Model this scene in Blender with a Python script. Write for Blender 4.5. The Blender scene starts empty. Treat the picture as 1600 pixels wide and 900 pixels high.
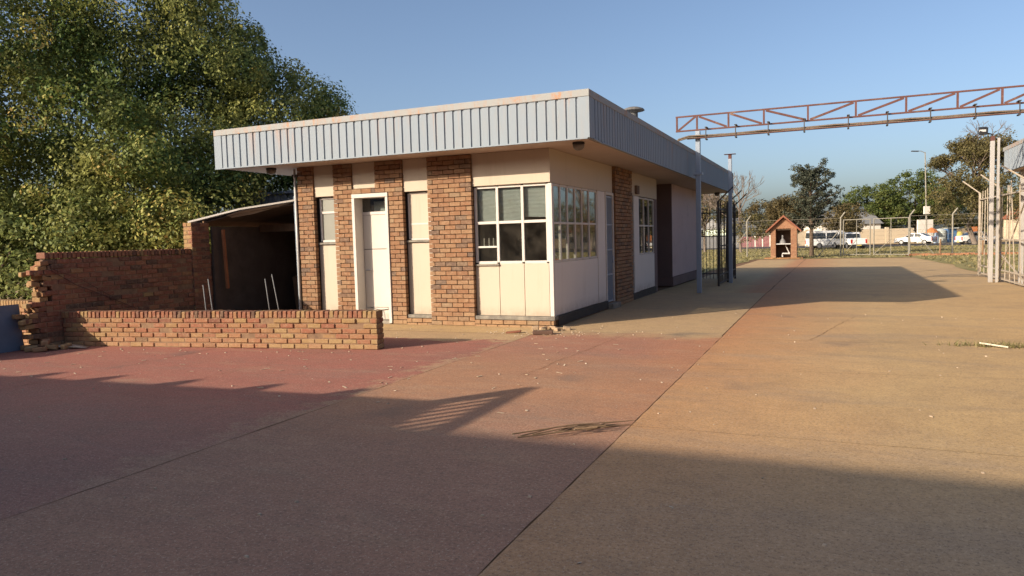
import bpy, math, random
import numpy as np
from mathutils import Vector, Matrix
random.seed(7); rng = np.random.default_rng(7)
S = bpy.context.scene; COL = S.collection
R = math.radians

# ------------------------------------------------------------------ camera, sky, sun, exposure
cam_d = bpy.data.cameras.new('camera'); cam = bpy.data.objects.new('camera', cam_d); COL.objects.link(cam)
cam_d.sensor_width = 36; cam_d.lens = 36*1136.1/1600; cam_d.clip_start = .05; cam_d.clip_end = 2000
yaw, pit, rol = R(23.706), R(-3.837), R(-1.55)
fw = Vector((-math.sin(yaw)*math.cos(pit), math.cos(yaw)*math.cos(pit), math.sin(pit)))
r0 = Vector((math.cos(yaw), math.sin(yaw), 0)); u0 = r0.cross(fw)
rt = r0*math.cos(rol) + u0*math.sin(rol); up = rt.cross(fw)
mw = Matrix((rt, up, -fw)).transposed().to_4x4(); mw.translation = Vector((4.507, -12.099, 1.589))
cam.matrix_world = mw
S.camera = cam

SUN_EL = 20.9; SX, SY = 0.609, 0.793                 # horizontal direction the light travels in
world = bpy.data.worlds.new('World'); S.world = world; world.use_nodes = True
wn = world.node_tree; bg = wn.nodes['Background']
sky = wn.nodes.new('ShaderNodeTexSky'); sky.sky_type = 'NISHITA'; sky.sun_disc = False
sky.sun_elevation = R(SUN_EL); sky.sun_rotation = R(217.5); sky.altitude = 0
sky.air_density = 0.75; sky.dust_density = 3.0; sky.ozone_density = 1.6
wn.links.new(sky.outputs[0], bg.inputs[0]); bg.inputs[1].default_value = 0.126
sl = bpy.data.lights.new('sun', 'SUN'); sl.energy = 5.0; sl.angle = R(0.5); sl.color = (1.0, .85, .67)
sun = bpy.data.objects.new('sun', sl); COL.objects.link(sun)
ce, se = math.cos(R(SUN_EL)), math.sin(R(SUN_EL))
sun.rotation_euler = Vector((SX*ce, SY*ce, -se)).to_track_quat('-Z', 'Y').to_euler()
S.view_settings.view_transform = 'Standard'; S.view_settings.look = 'None'
S.view_settings.gamma = 1; S.view_settings.use_curve_mapping = False
S.view_settings.exposure = 0.60

# ------------------------------------------------------------------ materials
def nodes(name):
    m = bpy.data.materials.new(name); m.use_nodes = True
    nt = m.node_tree; b = nt.nodes['Principled BSDF']
    return m, nt, b
class NT:
    def __init__(s, nt): s.nt = nt; s.tc = nt.nodes.new('ShaderNodeTexCoord')
    def link(s, a, b): s.nt.links.new(a, b)
    def coord(s, scale=(1,1,1), src='Object'):
        mp = s.nt.nodes.new('ShaderNodeMapping'); mp.inputs['Scale'].default_value = scale
        s.link(s.tc.outputs[src], mp.inputs[0]); return mp.outputs[0]
    def noise(s, scale, detail=4, rough=.6, stretch=(1,1,1), dist=0):
        n = s.nt.nodes.new('ShaderNodeTexNoise'); n.inputs['Scale'].default_value = scale
        n.inputs['Detail'].default_value = detail; n.inputs['Roughness'].default_value = rough
        n.inputs['Distortion'].default_value = dist
        s.link(s.coord(stretch), n.inputs['Vector']); return n.outputs[0]
    def vor(s, scale, stretch=(1,1,1), feature='F1', out='Distance'):
        n = s.nt.nodes.new('ShaderNodeTexVoronoi'); n.feature = feature; n.inputs['Scale'].default_value = scale
        s.link(s.coord(stretch), n.inputs['Vector']); return n.outputs[out]
    def attr(s, name='rnd'):
        n = s.nt.nodes.new('ShaderNodeAttribute'); n.attribute_name = name; return n.outputs['Fac']
    def ramp(s, fac, stops, interp='LINEAR'):
        n = s.nt.nodes.new('ShaderNodeValToRGB'); n.color_ramp.interpolation = interp
        e = n.color_ramp.elements
        while len(e) < len(stops): e.new(.5)
        for k, (p, c) in enumerate(stops):
            e[k].position = p; e[k].color = (*c, 1) if hasattr(c, '__len__') else (c, c, c, 1)
        s.link(fac, n.inputs[0]); return n.outputs[0]
    def mix(s, f, a, b, mode='MIX'):
        n = s.nt.nodes.new('ShaderNodeMix'); n.data_type = 'RGBA'; n.blend_type = mode
        for ki, v in ((0, f), (6, a), (7, b)):
            sock = n.inputs[ki]
            if hasattr(v, 'is_linked'): s.link(v, sock)
            elif hasattr(v, '__len__'): sock.default_value = (*v, 1)
            else: sock.default_value = v if ki == 0 else (v, v, v, 1)
        return n.outputs[2]
    def math(s, op, a, b=0.0, clamp=False):
        n = s.nt.nodes.new('ShaderNodeMath'); n.operation = op; n.use_clamp = clamp
        for k, v in ((0, a), (1, b)):
            if hasattr(v, 'is_linked'): s.link(v, n.inputs[k])
            else: n.inputs[k].default_value = v
        return n.outputs[0]
    def xyz(s):
        n = s.nt.nodes.new('ShaderNodeSeparateXYZ'); s.link(s.tc.outputs['Object'], n.inputs[0]); return n.outputs
    def rng(s, v, a, b, c=0., d=1.):
        n = s.nt.nodes.new('ShaderNodeMapRange'); n.clamp = True
        s.link(v, n.inputs[0])
        for k, q in enumerate((a, b, c, d)): n.inputs[k+1].default_value = q
        return n.outputs[0]
    def bump(s, h, bsdf, strength=.3, dist=.01):
        n = s.nt.nodes.new('ShaderNodeBump'); n.inputs['Strength'].default_value = strength
        n.inputs['Distance'].default_value = dist
        s.link(h, n.inputs['Height']); s.link(n.outputs[0], bsdf.inputs['Normal'])

def mat(name, c1, c2=None, scale=4, rough=.75, metal=0, bump=.15, bscale=60, stretch=(1,1,1), dirt=None, dscale=1.2, dlo=.52, dhi=.75, bdist=.004):
    m, nt, b = nodes(name); N = NT(nt)
    c2 = c2 or tuple(x*.82 for x in c1)
    col = N.mix(N.ramp(N.noise(scale, 5, .65, stretch), [(.3, 0.), (.7, 1.)]), c1, c2)
    if dirt:
        col = N.mix(N.ramp(N.noise(dscale, 6, .7, stretch), [(dlo, 0.), (dhi, 1.)]), col, dirt)
    N.link(col, b.inputs['Base Color'])
    b.inputs['Roughness'].default_value = rough; b.inputs['Metallic'].default_value = metal
    b.inputs['Specular IOR Level'].default_value = .2 if rough > .45 else .5
    if bump: N.bump(N.noise(bscale, 4), b, bump, bdist)
    return m

def brick_mat(name, stops, dirt=(.10,.07,.05), dlo=.55, dhi=.8):
    m, nt, b = nodes(name); N = NT(nt)
    col = N.ramp(N.attr(), stops)
    n = N.noise(24, 6, .8)
    col = N.mix(N.rng(n, .3, .65, 0, .7), col, N.mix(.55, col, dirt))
    col = N.mix(N.ramp(N.noise(17, 5, .8), [(.48, 0.), (.70, .6)]), col, (.36,.25,.16))
    col = N.mix(N.ramp(N.noise(1.6, 6, .7), [(dlo, 0.), (dhi, .75)]), col, dirt)
    z = N.xyz()[2]
    splash = N.math('MULTIPLY', N.rng(z, .0, .28, .9, 0.), N.ramp(N.noise(5, 6, .8), [(.35, .1), (.65, .9)]))
    col = N.mix(splash, col, (.36,.24,.13))
    N.link(col, b.inputs['Base Color']); b.inputs['Roughness'].default_value = .9; b.inputs['Specular IOR Level'].default_value = .15
    N.bump(N.noise(55, 5, .7), b, .5, .008)
    return m

FACE_BRICK = brick_mat('face_brick', [(0,(.30,.185,.105)),(.3,(.29,.16,.085)),(.55,(.27,.135,.07)),(.75,(.24,.125,.07)),(.88,(.175,.105,.07)),(.95,(.13,.09,.07)),(1,(.31,.21,.125))], dlo=.7, dhi=.95)
WALL_BRICK = brick_mat('weathered_brick', [(0,(0.343,0.226,0.101)),(.2,(0.328,0.195,0.086)),(.4,(0.328,0.148,0.078)),(.6,(0.296,0.113,0.066)),(.8,(0.234,0.094,0.058)),(.95,(0.172,0.078,0.055)),(1,(0.117,0.066,0.047))], dlo=.62, dhi=.95)
RED_BRICK = brick_mat('kiosk_brick', [(0,(0.306,0.162,0.093)),(.5,(0.281,0.136,0.076)),(1,(0.230,0.111,0.068))])
MORTAR = mat('mortar', (.40,.29,.19), (.31,.22,.14), 12, .95, bump=.5, bscale=50)
MORTAR_DARK = mat('dirty_mortar', (.27,.17,.10), (.16,.10,.065), 9, .95, bump=.5, bscale=50)
CREAM = mat('cream_paint', (.50,.42,.34), (.47,.39,.31), 1.5, .8, bump=.06, bscale=30, dirt=(.40,.33,.26), dscale=2.5, dlo=.6, dhi=.85, stretch=(1,1,.35))
LIFTED_PAINT = mat('lifted_side_paint', (.66,.61,.56), (.60,.55,.50), 1.2, .8, bump=.05, dirt=(.48,.43,.38), dscale=2.2, dlo=.55, dhi=.85, stretch=(1,1,.35))
WHITE = mat('white_paint', (.58,.54,.49), (.53,.49,.44), 3, .7, bump=.05, dirt=(.52,.46,.38), dscale=4, dlo=.62, dhi=.9)
SOFFIT = mat('soffit_paint', (.52,.42,.36), (.45,.36,.31), .7, .7, bump=.05, dirt=(.40,.31,.25), dscale=.5, dlo=.5, dhi=.8)
MAUVE = mat('mauve_plaster', (.52,.41,.40), (.47,.36,.35), 1.0, .85, bump=.25, bscale=80, dirt=(.30,.24,.23), dscale=1.2, dlo=.55, dhi=.85)
MAUVE_DARK = mat('dark_plaster', (.19,.135,.125), (.15,.105,.10), 1.2, .85, bump=.25, bscale=80)
CONCRETE = mat('concrete', (.30,.27,.22), (.20,.18,.15), 6, .9, bump=.4, bscale=40, dirt=(.11,.10,.09), dscale=3, dlo=.45, dhi=.75)
DARK_BASE = mat('dark_plinth', (.07,.062,.055), (.05,.043,.038), 5, .85)
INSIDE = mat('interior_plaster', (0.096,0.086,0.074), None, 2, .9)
STEEL_GREY = mat('grey_steel', (.30,.34,.40), (.25,.29,.35), 3, .5, .0, bump=.05, dirt=(.20,.15,.12), dscale=5, dlo=.62, dhi=.8)
POLE_PAINT = mat('pole_paint', (0.390,0.367,0.343), (0.328,0.312,0.296), 3, .55, 0, bump=.05, dirt=(0.234,0.133,0.078), dscale=4, dlo=.6, dhi=.8, stretch=(1,1,.3))
POLE_BLUE = mat('blue_grey_pole', (0.281,0.323,0.383), (0.238,0.281,0.340), 3, .5, 0, bump=.05, dirt=(0.204,0.162,0.136), dscale=4, dlo=.6, dhi=.85, stretch=(1,1,.3))
RUST = mat('rusty_primer', (0.132,0.058,0.047), (0.083,0.039,0.033), 6, .8, 0, bump=.3, dirt=(0.231,0.149,0.110), dscale=3, dlo=.55, dhi=.75)
CABLE = mat('old_cable', (.09,.075,.06), (.19,.14,.10), 9, .85, stretch=(6,1,1))
DARK_STEEL = mat('dark_steel', (.05,.05,.05), (.08,.06,.05), 8, .6, .3, dirt=(.14,.07,.04), dscale=6, dlo=.6, dhi=.8)
PALE_STEEL = mat('pale_galvanised', (.46,.40,.32), (.36,.30,.23), 6, .6, .2, dirt=(.24,.14,.08), dscale=5, dlo=.58, dhi=.75)
FENCE_STEEL = mat('fence_steel', (0.253,0.237,0.198), (0.198,0.182,0.149), 5, .6, .1)
WIRE = mat('fence_wire', (.28,.25,.2), None, 5, .6, .3)
BLACK = mat('black_plastic', (.025,.025,.028), (.04,.04,.042), 6, .5)
TIMBER = mat('old_timber', (.24,.15,.085), (.15,.09,.05), 6, .85, stretch=(1,1,.15))
RED_TILE = mat('clay_tile', (0.231,0.091,0.052), (0.168,0.066,0.042), 7, .8)
CAR_WHITE = mat('car_white', (0.663,0.663,0.654), (0.637,0.637,0.629), 2, .25, bump=0)
CAR_GLASS = mat('car_glass', (.025,.03,.035), None, 2, .08, bump=0)
TYRE = mat('tyre_rubber', (.02,.02,.02), None, 8, .9)
HUB = mat('wheel_steel', (.35,.35,.36), None, 8, .35, .7)
TAIL = mat('tail_lamp_red', (.45,.03,.02), None, 8, .3)
LAMP = mat('clear_lamp', (.7,.7,.68), None, 8, .2)
BLUE_SHEET = mat('blue_grey_sheet', (.145,.18,.235), (.115,.145,.19), 2.5, .6, 0, bump=.1, dirt=(.18,.15,.12), dscale=2, dlo=.6, dhi=.85)
THIN_SHEET = mat('grey_board', (.44,.36,.28), (.36,.29,.22), 4, .8, dirt=(.25,.19,.14))
WALL_CREAM = mat('cream_render', (0.496,0.416,0.304), (0.448,0.368,0.264), .6, .85, dirt=(0.336,0.264,0.184), dscale=.4)
WALL_PALE = mat('pale_render', (.66,.62,.56), (.58,.54,.48), .6, .85)
GREY_WALL = mat('grey_render', (0.208,0.208,0.208), None, .6, .85)
PINK = mat('maroon_paint', (.30,.12,.13), None, 2, .7)
ORANGE = mat('orange_board', (.46,.17,.06), (.40,.14,.05), 2, .7)
BLUE = mat('blue_paint', (.08,.17,.33), (.06,.13,.27), 2, .6)
YELLOW = mat('yellow_plastic', (.52,.42,.12), None, 2, .6)
SILVER = mat('silver_tank', (.50,.54,.52), (.42,.46,.44), 2, .5)
GREEN_WHITE = mat('pale_green_render', (.50,.58,.48), None, 1, .8)
PALE_BLUE = mat('pale_blue_plastic', (.30,.38,.50), None, 2, .6)
BARK = mat('bark', (.12,.085,.06), (.07,.05,.035), 9, .95, bump=.6, bscale=25, stretch=(1,1,.25), bdist=.03)
BARK_PALE = mat('pale_bark', (.20,.16,.13), (.11,.085,.07), 9, .95, stretch=(1,1,.25))
BLIND = mat('blind_slat', (0.625,0.663,0.650), None, 2, .5)
FROST = mat('frosted_glass', (.27,.27,.23), (.23,.23,.20), 2, .25, bump=0)
WHITE_PIPE = mat('white_pipe', (0.525,0.517,0.495), None, 3, .4)
BUCKET = mat('grey_bucket', (.22,.21,.24), None, 3, .5)

def weathered_paint(name, c1, c2, z0, grime=(.30,.23,.16)):
    m, nt, b = nodes(name); N = NT(nt)
    col = N.mix(N.noise(1.3, 5, .65), c1, c2); z = N.xyz()[2]
    streak = N.ramp(N.noise(5, 6, .75, (1.6,1.6,.12)), [(.54, 0.), (.74, .38)])
    col = N.mix(streak, col, N.mix(.6, col, grime))
    splash = N.math('MULTIPLY', N.rng(z, z0, z0+.22, 1., 0.), N.ramp(N.noise(6, 6, .8), [(.34, .05), (.66, .85)]))
    col = N.mix(splash, col, grime)
    spots = N.ramp(N.noise(22, 4, .7), [(.66, 0.), (.76, .4)])
    col = N.mix(spots, col, N.mix(.5, col, grime))
    N.link(col, b.inputs['Base Color']); b.inputs['Roughness'].default_value = .75; b.inputs['Specular IOR Level'].default_value = .2
    N.bump(N.noise(3.5, 6, .7), b, .10, .02)
    return m
def cladding_mat():
    m, nt, b = nodes('corrugated_cladding'); N = NT(nt)
    col = N.mix(N.noise(.8, 5, .6, (1,1,.3)), (.225,.265,.305), (.265,.30,.33))
    z = N.xyz()[2]
    rust = N.ramp(N.noise(2.2, 5, .7, (1.6,1.6,.10)), [(.56, 0.), (.68, 1.)])
    rust = N.math('MULTIPLY', rust, N.rng(z, 3.3, 3.92, .05, .65))
    col = N.mix(rust, col, (.42,.22,.11))
    col = N.mix(N.math('MULTIPLY', N.ramp(N.noise(9, 5, .7, (1,1,.2)), [(.5, 0.), (.75, 1.)]), .35), col, (.30,.27,.24))
    N.link(col, b.inputs['Base Color']); b.inputs['Roughness'].default_value = .8; b.inputs['Specular IOR Level'].default_value = .15
    N.bump(N.noise(6, 3, .5, (1,1,.4)), b, .12, .02)
    return m
CLAD = cladding_mat()
CREAM = weathered_paint('cream_paint', (.50,.43,.34), (.46,.39,.30), .17)
WHITE_DOOR = weathered_paint('door_paint', (.57,.53,.47), (.51,.47,.41), .05)
LIFTED_PAINT = weathered_paint('lifted_side_paint', (.70,.65,.60), (.62,.57,.52), .17, (.36,.30,.25))  # paler than the front panels: light painted into the shaded side
def flashing_mat():
    m, nt, b = nodes('parapet_flashing'); N = NT(nt)
    col = N.mix(N.noise(2, 5, .6), (.27,.28,.275), (.31,.31,.30))
    rust = N.ramp(N.noise(2.6, 6, .75, (1.6,1.6,.10)), [(.47, 0.), (.60, 1.)])
    rust2 = N.ramp(N.noise(14, 5, .8), [(.45, 0.), (.6, 1.)])
    col = N.mix(N.math('MULTIPLY', rust, N.rng(rust2, 0, 1, .12, .85)), col, (.40,.19,.085))
    N.link(col, b.inputs['Base Color']); b.inputs['Roughness'].default_value = .8; b.inputs['Specular IOR Level'].default_value = .15
    return m
FLASH = flashing_mat()

def glass_mat():
    m, nt, b = nodes('window_glass'); N = NT(nt); nt.nodes.remove(b)
    out = nt.nodes['Material Output']
    t = nt.nodes.new('ShaderNodeBsdfTransparent'); t.inputs[0].default_value = (.80,.82,.80,1)
    g = nt.nodes.new('ShaderNodeBsdfGlossy'); g.inputs['Roughness'].default_value = .02
    d = nt.nodes.new('ShaderNodeBsdfDiffuse'); d.inputs[0].default_value = (.35,.30,.24,1)
    f = nt.nodes.new('ShaderNodeLayerWeight'); f.inputs[0].default_value = .5
    mx = nt.nodes.new('ShaderNodeMixShader'); N.link(N.math('ADD', N.math('MULTIPLY', N.math('POWER', f.outputs['Facing'], 3.5), .75), .09), mx.inputs[0])
    nt.links.new(t.outputs[0], mx.inputs[1]); nt.links.new(g.outputs[0], mx.inputs[2])
    m2 = nt.nodes.new('ShaderNodeMixShader')
    N.link(N.rng(N.noise(3, 5, .7), .4, .75, .01, .07), m2.inputs[0])
    nt.links.new(mx.outputs[0], m2.inputs[1]); nt.links.new(d.outputs[0], m2.inputs[2])
    nt.links.new(m2.outputs[0], out.inputs[0])
    return m
GLASS = glass_mat()

def leaf_mat(name, stops, trans=.35):
    m, nt, b = nodes(name); N = NT(nt)
    col = N.ramp(N.attr(), stops)
    col = N.mix(N.ramp(N.noise(.45, 3), [(.4, 0.), (.65, .55)]), col, stops[-2][1])
    N.link(col, b.inputs['Base Color']); b.inputs['Roughness'].default_value = .5
    b.inputs['Specular IOR Level'].default_value = .12
    tr = nt.nodes.new('ShaderNodeBsdfTranslucent'); N.link(col, tr.inputs[0])
    mx = nt.nodes.new('ShaderNodeMixShader'); mx.inputs[0].default_value = trans
    out = nt.nodes['Material Output']
    nt.links.new(b.outputs[0], mx.inputs[1]); nt.links.new(tr.outputs[0], mx.inputs[2]); nt.links.new(mx.outputs[0], out.inputs[0])
    return m
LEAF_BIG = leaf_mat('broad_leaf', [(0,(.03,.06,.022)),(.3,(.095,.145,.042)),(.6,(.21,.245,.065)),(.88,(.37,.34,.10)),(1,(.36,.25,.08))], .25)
LEAF_BUSH = leaf_mat('bush_leaf', [(0,(0.095,0.152,0.057)),(.5,(0.190,0.247,0.076)),(.9,(0.342,0.342,0.114)),(1,(0.380,0.323,0.133))])
LEAF_GREEN = leaf_mat('green_leaf', [(0,(.045,.07,.025)),(.5,(.08,.11,.03)),(.9,(.16,.17,.05)),(1,(.19,.19,.06))])
LEAF_GREY = leaf_mat('grey_green_leaf', [(0,(.05,.06,.045)),(.5,(.075,.085,.06)),(.9,(.10,.105,.07)),(1,(.13,.12,.08))])
LEAF_OLIVE = leaf_mat('olive_leaf', [(0,(.075,.07,.035)),(.5,(.125,.112,.05)),(.9,(.19,.155,.065)),(1,(.22,.16,.07))])
LEAF_BROWN = leaf_mat('brown_leaf', [(0,(.07,.06,.03)),(.5,(.12,.10,.05)),(.9,(.17,.13,.06)),(1,(.20,.14,.07))])
GRASS = leaf_mat('dry_grass_blade', [(0,(0.158,0.150,0.060)),(.5,(0.230,0.203,0.090)),(.9,(0.288,0.240,0.120)),(1,(0.302,0.247,0.135))])
GREEN_TUFT = leaf_mat('weed_blade', [(0,(.12,.14,.05)),(.5,(.18,.19,.07)),(.9,(.30,.25,.12)),(1,(.36,.28,.15))])

def ground_mat(name, a, b_, kind):
    m, nt, bs = nodes(name); N = NT(nt)
    x, y, z = N.xyz()
    big = N.noise(.28, 9, .66, dist=.9); mid = N.noise(1.9, 7, .7); fine = N.noise(9, 10, .82)
    col = N.mix(N.ramp(big, [(.36, 0.), (.64, 1.)]), a, b_)
    warp = N.math('ADD', y, N.math('MULTIPLY', N.math('SUBTRACT', N.noise(.55, 6, .7), .5), 2.6))
    warpx = N.math('ADD', x, N.math('MULTIPLY', N.math('SUBTRACT', N.noise(.8, 6, .7), .5), 1.5))
    TAN = (.47,.325,.165)
    ragged = N.math('MULTIPLY', N.math('SUBTRACT', N.noise(4.5, 9, .78), .5), 1.6)
    if kind == 'red':
        col = N.mix(N.rng(N.math('ADD', warp, ragged), -2.1, -1.75, 0, .9), col, TAN)                       # swept dust along the building
        col = N.mix(N.rng(N.math('ADD', warpx, ragged), -.25, .0, 0, .75), col, (.42,.27,.15))                # worn paint along the joint
        col = N.mix(N.ramp(N.noise(1.1, 7, .72, (.5,1.6,1)), [(.55, 0.), (.78, .7)]), col, (.42,.27,.165))
        col = N.mix(N.rng(N.math('ADD', warp, ragged), -7.8, -5.6, .62, 0.), col, N.mix(big, (.34,.20,.145), (.27,.175,.14)))  # greyer towards the foreground: tint of the shade painted in
        scuff = N.ramp(N.noise(5, 6, .75, (.5,5,1)), [(.69, 0.), (.76, .75)])
        col = N.mix(scuff, col, (.52,.36,.25))
    if kind == 'mid':
        red = N.math('MULTIPLY', N.rng(N.math('ADD', warp, ragged), -3.6, -2.6, .25, 1), N.rng(N.math('ADD', warp, ragged), -1.0, -.7, 1, 0))
        col = N.mix(N.math('MULTIPLY', red, .85), col, (.36,.15,.095))
        col = N.mix(N.math('MULTIPLY', N.rng(warpx, 2.0, 3.2, 0, .8), N.rng(y, -6.5, -2, .35, 1.)), col, (.46,.20,.085))
        col = N.mix(N.rng(warp, -.8, -.3, 0, .9), col, TAN)
        col = N.mix(N.rng(N.math('ADD', warp, ragged), -7.6, -5.4, .62, 0.), col, N.mix(big, (.34,.20,.145), (.27,.175,.14)))  # the same painted shade grey across the near drive
        col = N.mix(N.ramp(N.noise(1.4, 7, .72, (.6,1.8,1)), [(.5, 0.), (.8, .6)]), col, (.45,.30,.185))
    if kind == 'yard':
        soil = N.math('MULTIPLY', N.math('MULTIPLY', N.rng(warpx, 3.0, 5.2, 1., 0.), N.rng(x, 2.0, 2.6, 0., 1.)), N.rng(y, -8, 0, .5, .95))
        col = N.mix(N.rng(warp, -8.2, -5.8, .85, 0.), col, N.mix(big, (.37,.27,.18), (.44,.315,.19)))  # foreground shade painted as a greyer, darker yard tone
        col = N.mix(soil, col, (.47,.215,.09))
        col = N.mix(N.ramp(N.noise(.75, 7, .7, (.4,1.5,1)), [(.52, 0.), (.75, .5)]), col, (.33,.26,.19))
        col = N.mix(N.rng(y, 38, 44, 0, .6), col, (.46,.25,.12))
    col = N.mix(N.ramp(mid, [(.42, 0.), (.78, .6)]), col, N.mix(.5, col, (.17,.115,.075)))
    worn = N.ramp(N.noise(.9, 9, .72, (.35,1.3,1), 1.2), [(.50, 0.), (.66, .55)])
    col = N.mix(worn, col, N.mix(.55, col, (.20,.155,.125)))
    scr = N.ramp(N.noise(7, 5, .8, (.25,3.2,1), .4), [(.66, 0.), (.78, .35)])
    col = N.mix(scr, col, (.62,.48,.36))
    col = N.mix(N.ramp(fine, [(.36, .34), (.52, 0.)]), col, N.mix(.7, col, (.09,.065,.05)))
    col = N.mix(N.ramp(fine, [(.55, 0.), (.72, .22)]), col, (.66,.52,.36))
    grit = N.ramp(N.noise(38, 4, .95), [(.38, .95), (.50, 0.)])
    col = N.mix(grit, col, N.mix(.6, col, (.08,.06,.05)))
    grit2 = N.ramp(N.noise(46, 3, .95), [(.55, 0.), (.66, .5)])
    col = N.mix(grit2, col, (.62,.50,.37))
    spk = N.ramp(N.vor(70 if kind == 'yard' else 38), [(.08, 1.), (.2, 0.)])
    col = N.mix(N.math('MULTIPLY', spk, N.rng(N.noise(2.5, 4), .4, .65, .05, .6)), col, (.085,.06,.05))
    pale = N.ramp(N.vor(16), [(.025, .8), (.06, 0.)])
    col = N.mix(N.math('MULTIPLY', pale, N.rng(N.noise(1.2, 3), .5, .65, 0., .8)), col, (.60,.52,.42))
    oil = N.ramp(N.noise(.6, 3, .5), [(.64, 0.), (.74, .55)])
    col = N.mix(oil, col, (.13,.11,.095))
    N.link(col, bs.inputs['Base Color']); bs.inputs['Roughness'].default_value = .9
    bs.inputs['Specular IOR Level'].default_value = .25
    N.bump(N.noise(220, 4, .8), bs, .06, .003)
    return m
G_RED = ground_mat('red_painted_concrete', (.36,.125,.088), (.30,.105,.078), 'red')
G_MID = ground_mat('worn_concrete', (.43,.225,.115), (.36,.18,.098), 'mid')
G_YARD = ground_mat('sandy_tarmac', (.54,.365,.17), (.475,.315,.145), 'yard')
G_EARTH = mat('dry_earth', (.34,.23,.125), (.26,.17,.09), .8, .95, bump=.5, bscale=20, dirt=(.28,.24,.10), dscale=.6, dlo=.45, dhi=.7)
G_JOINT = mat('joint_dirt', (.20,.11,.055), (.14,.08,.04), 6, .95)
G_GRASS = mat('dry_lawn', (0.306,0.246,0.102), (0.230,0.200,0.076), 1.1, .95, bump=.6, bscale=15, dirt=(0.162,0.153,0.055), dscale=.35, dlo=.42, dhi=.7, bdist=.03)
G_ROAD = mat('asphalt', (.055,.053,.055), (.075,.07,.066), 3, .9)

# ------------------------------------------------------------------ mesh building
class MB:
    def __init__(s): s.v = []; s.f = []; s.r = []; s.m = []
    def add(s, vs, fs, r=None, mi=0):
        o = len(s.v); s.v += [tuple(p) for p in vs]
        for f in fs: s.f.append(tuple(i+o for i in f)); s.r.append(random.random() if r is None else r); s.m.append(mi)
    BOXF = ((0,3,2,1),(4,5,6,7),(0,1,5,4),(1,2,6,5),(2,3,7,6),(3,0,4,7))
    def box(s, x0, x1, y0, y1, z0, z1, r=None, mi=0):
        r = random.random() if r is None else r
        s.add([(x0,y0,z0),(x1,y0,z0),(x1,y1,z0),(x0,y1,z0),(x0,y0,z1),(x1,y0,z1),(x1,y1,z1),(x0,y1,z1)], s.BOXF, r, mi); return s
    def obox(s, c, X, Y, Z, r=None, mi=0):      # centre and three half-axis vectors
        c, X, Y, Z = map(Vector, (c, X, Y, Z)); r = random.random() if r is None else r
        vs = [c+a*X+b*Y+d*Z for d in (-1,1) for a, b in ((-1,-1),(1,-1),(1,1),(-1,1))]
        s.add(vs, s.BOXF, r, mi); return s
    def bar(s, p, q, w, h=None, r=None, mi=0, upv=(0,0,1)):
        p, q = Vector(p), Vector(q); h = h or w; d = (q-p); L = d.length; d.normalize()
        u = Vector(upv)
        if abs(d.dot(u)) > .98: u = Vector((1,0,0))
        a = d.cross(u).normalized(); b = a.cross(d)
        return s.obox((p+q)/2, a*w/2, d*L/2, b*h/2, r, mi)
    def tube(s, pts, rad, n=8, r=None, mi=0, cap=True):
        pts = [Vector(p) for p in pts]; k = len(pts)
        rads = rad if hasattr(rad, '__len__') else [rad]*k
        r = random.random() if r is None else r; vs = []; ref = None
        for i, p in enumerate(pts):
            d = (pts[min(i+1,k-1)] - pts[max(i-1,0)]).normalized()
            if ref is None:
                ref = Vector((0,0,1)) if abs(d.z) < .9 else Vector((1,0,0))
            a = d.cross(ref).normalized(); b = a.cross(d).normalized(); ref = b
            for j in range(n):
                t = 2*math.pi*j/n; vs.append(p + (a*math.cos(t)+b*math.sin(t))*rads[i])
        fs = [(i*n+j, i*n+(j+1)%n, (i+1)*n+(j+1)%n, (i+1)*n+j) for i in range(k-1) for j in range(n)]
        if cap: fs += [tuple(range(n-1,-1,-1)), tuple(range((k-1)*n, k*n))]
        s.add(vs, fs, r, mi); return s
    def lathe(s, c, prof, n=16, mi=0):
        c = Vector(c); vs = [c+Vector((p[0]*math.cos(2*math.pi*j/n), p[0]*math.sin(2*math.pi*j/n), p[1])) for p in prof for j in range(n)]
        k = len(prof)
        fs = [(i*n+j, i*n+(j+1)%n, (i+1)*n+(j+1)%n, (i+1)*n+j) for i in range(k-1) for j in range(n)]
        fs += [tuple(range(n-1,-1,-1)), tuple(range((k-1)*n, k*n))]
        s.add(vs, fs, .5, mi); return s
    def prism(s, poly, o, U, V, W, mi=0):       # polygon in (U,V) plane extruded along W
        o, U, V, W = map(Vector, (o, U, V, W)); n = len(poly)
        vs = [o+U*a+V*b for a, b in poly] + [o+U*a+V*b+W for a, b in poly]
        fs = [tuple(range(n)), tuple(range(2*n-1, n-1, -1))] + [(i, i+n, (i+1)%n+n, (i+1)%n) for i in range(n)]
        s.add(vs, fs, .5, mi); return s
    def build(s, name, mats, parent=None, smooth=False, bevel=0, kind=None, fix=False):
        me = bpy.data.meshes.new(name)
        off = Vector(parent['_o']) if parent is not None and '_o' in parent else Vector((0,0,0))
        me.from_pydata([(p[0]-off.x, p[1]-off.y, p[2]-off.z) for p in s.v], [], s.f)
        mats = mats if isinstance(mats, (list, tuple)) else [mats]
        for m in mats: me.materials.append(m)
        me.polygons.foreach_set('material_index', s.m)
        a = me.attributes.new('rnd', 'FLOAT', 'FACE'); a.data.foreach_set('value', s.r)
        if smooth: me.polygons.foreach_set('use_smooth', [True]*len(s.f))
        me.update()
        if fix:
            import bmesh
            bm = bmesh.new(); bm.from_mesh(me); bmesh.ops.recalc_face_normals(bm, faces=bm.faces); bm.to_mesh(me); bm.free()
        o = bpy.data.objects.new(name, me); COL.objects.link(o)
        if parent is not None: o.parent = parent
        if bevel:
            b = o.modifiers.new('bevel', 'BEVEL'); b.width = bevel; b.segments = 1; b.limit_method = 'ANGLE'
        if kind: o['kind'] = kind
        return o
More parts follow.
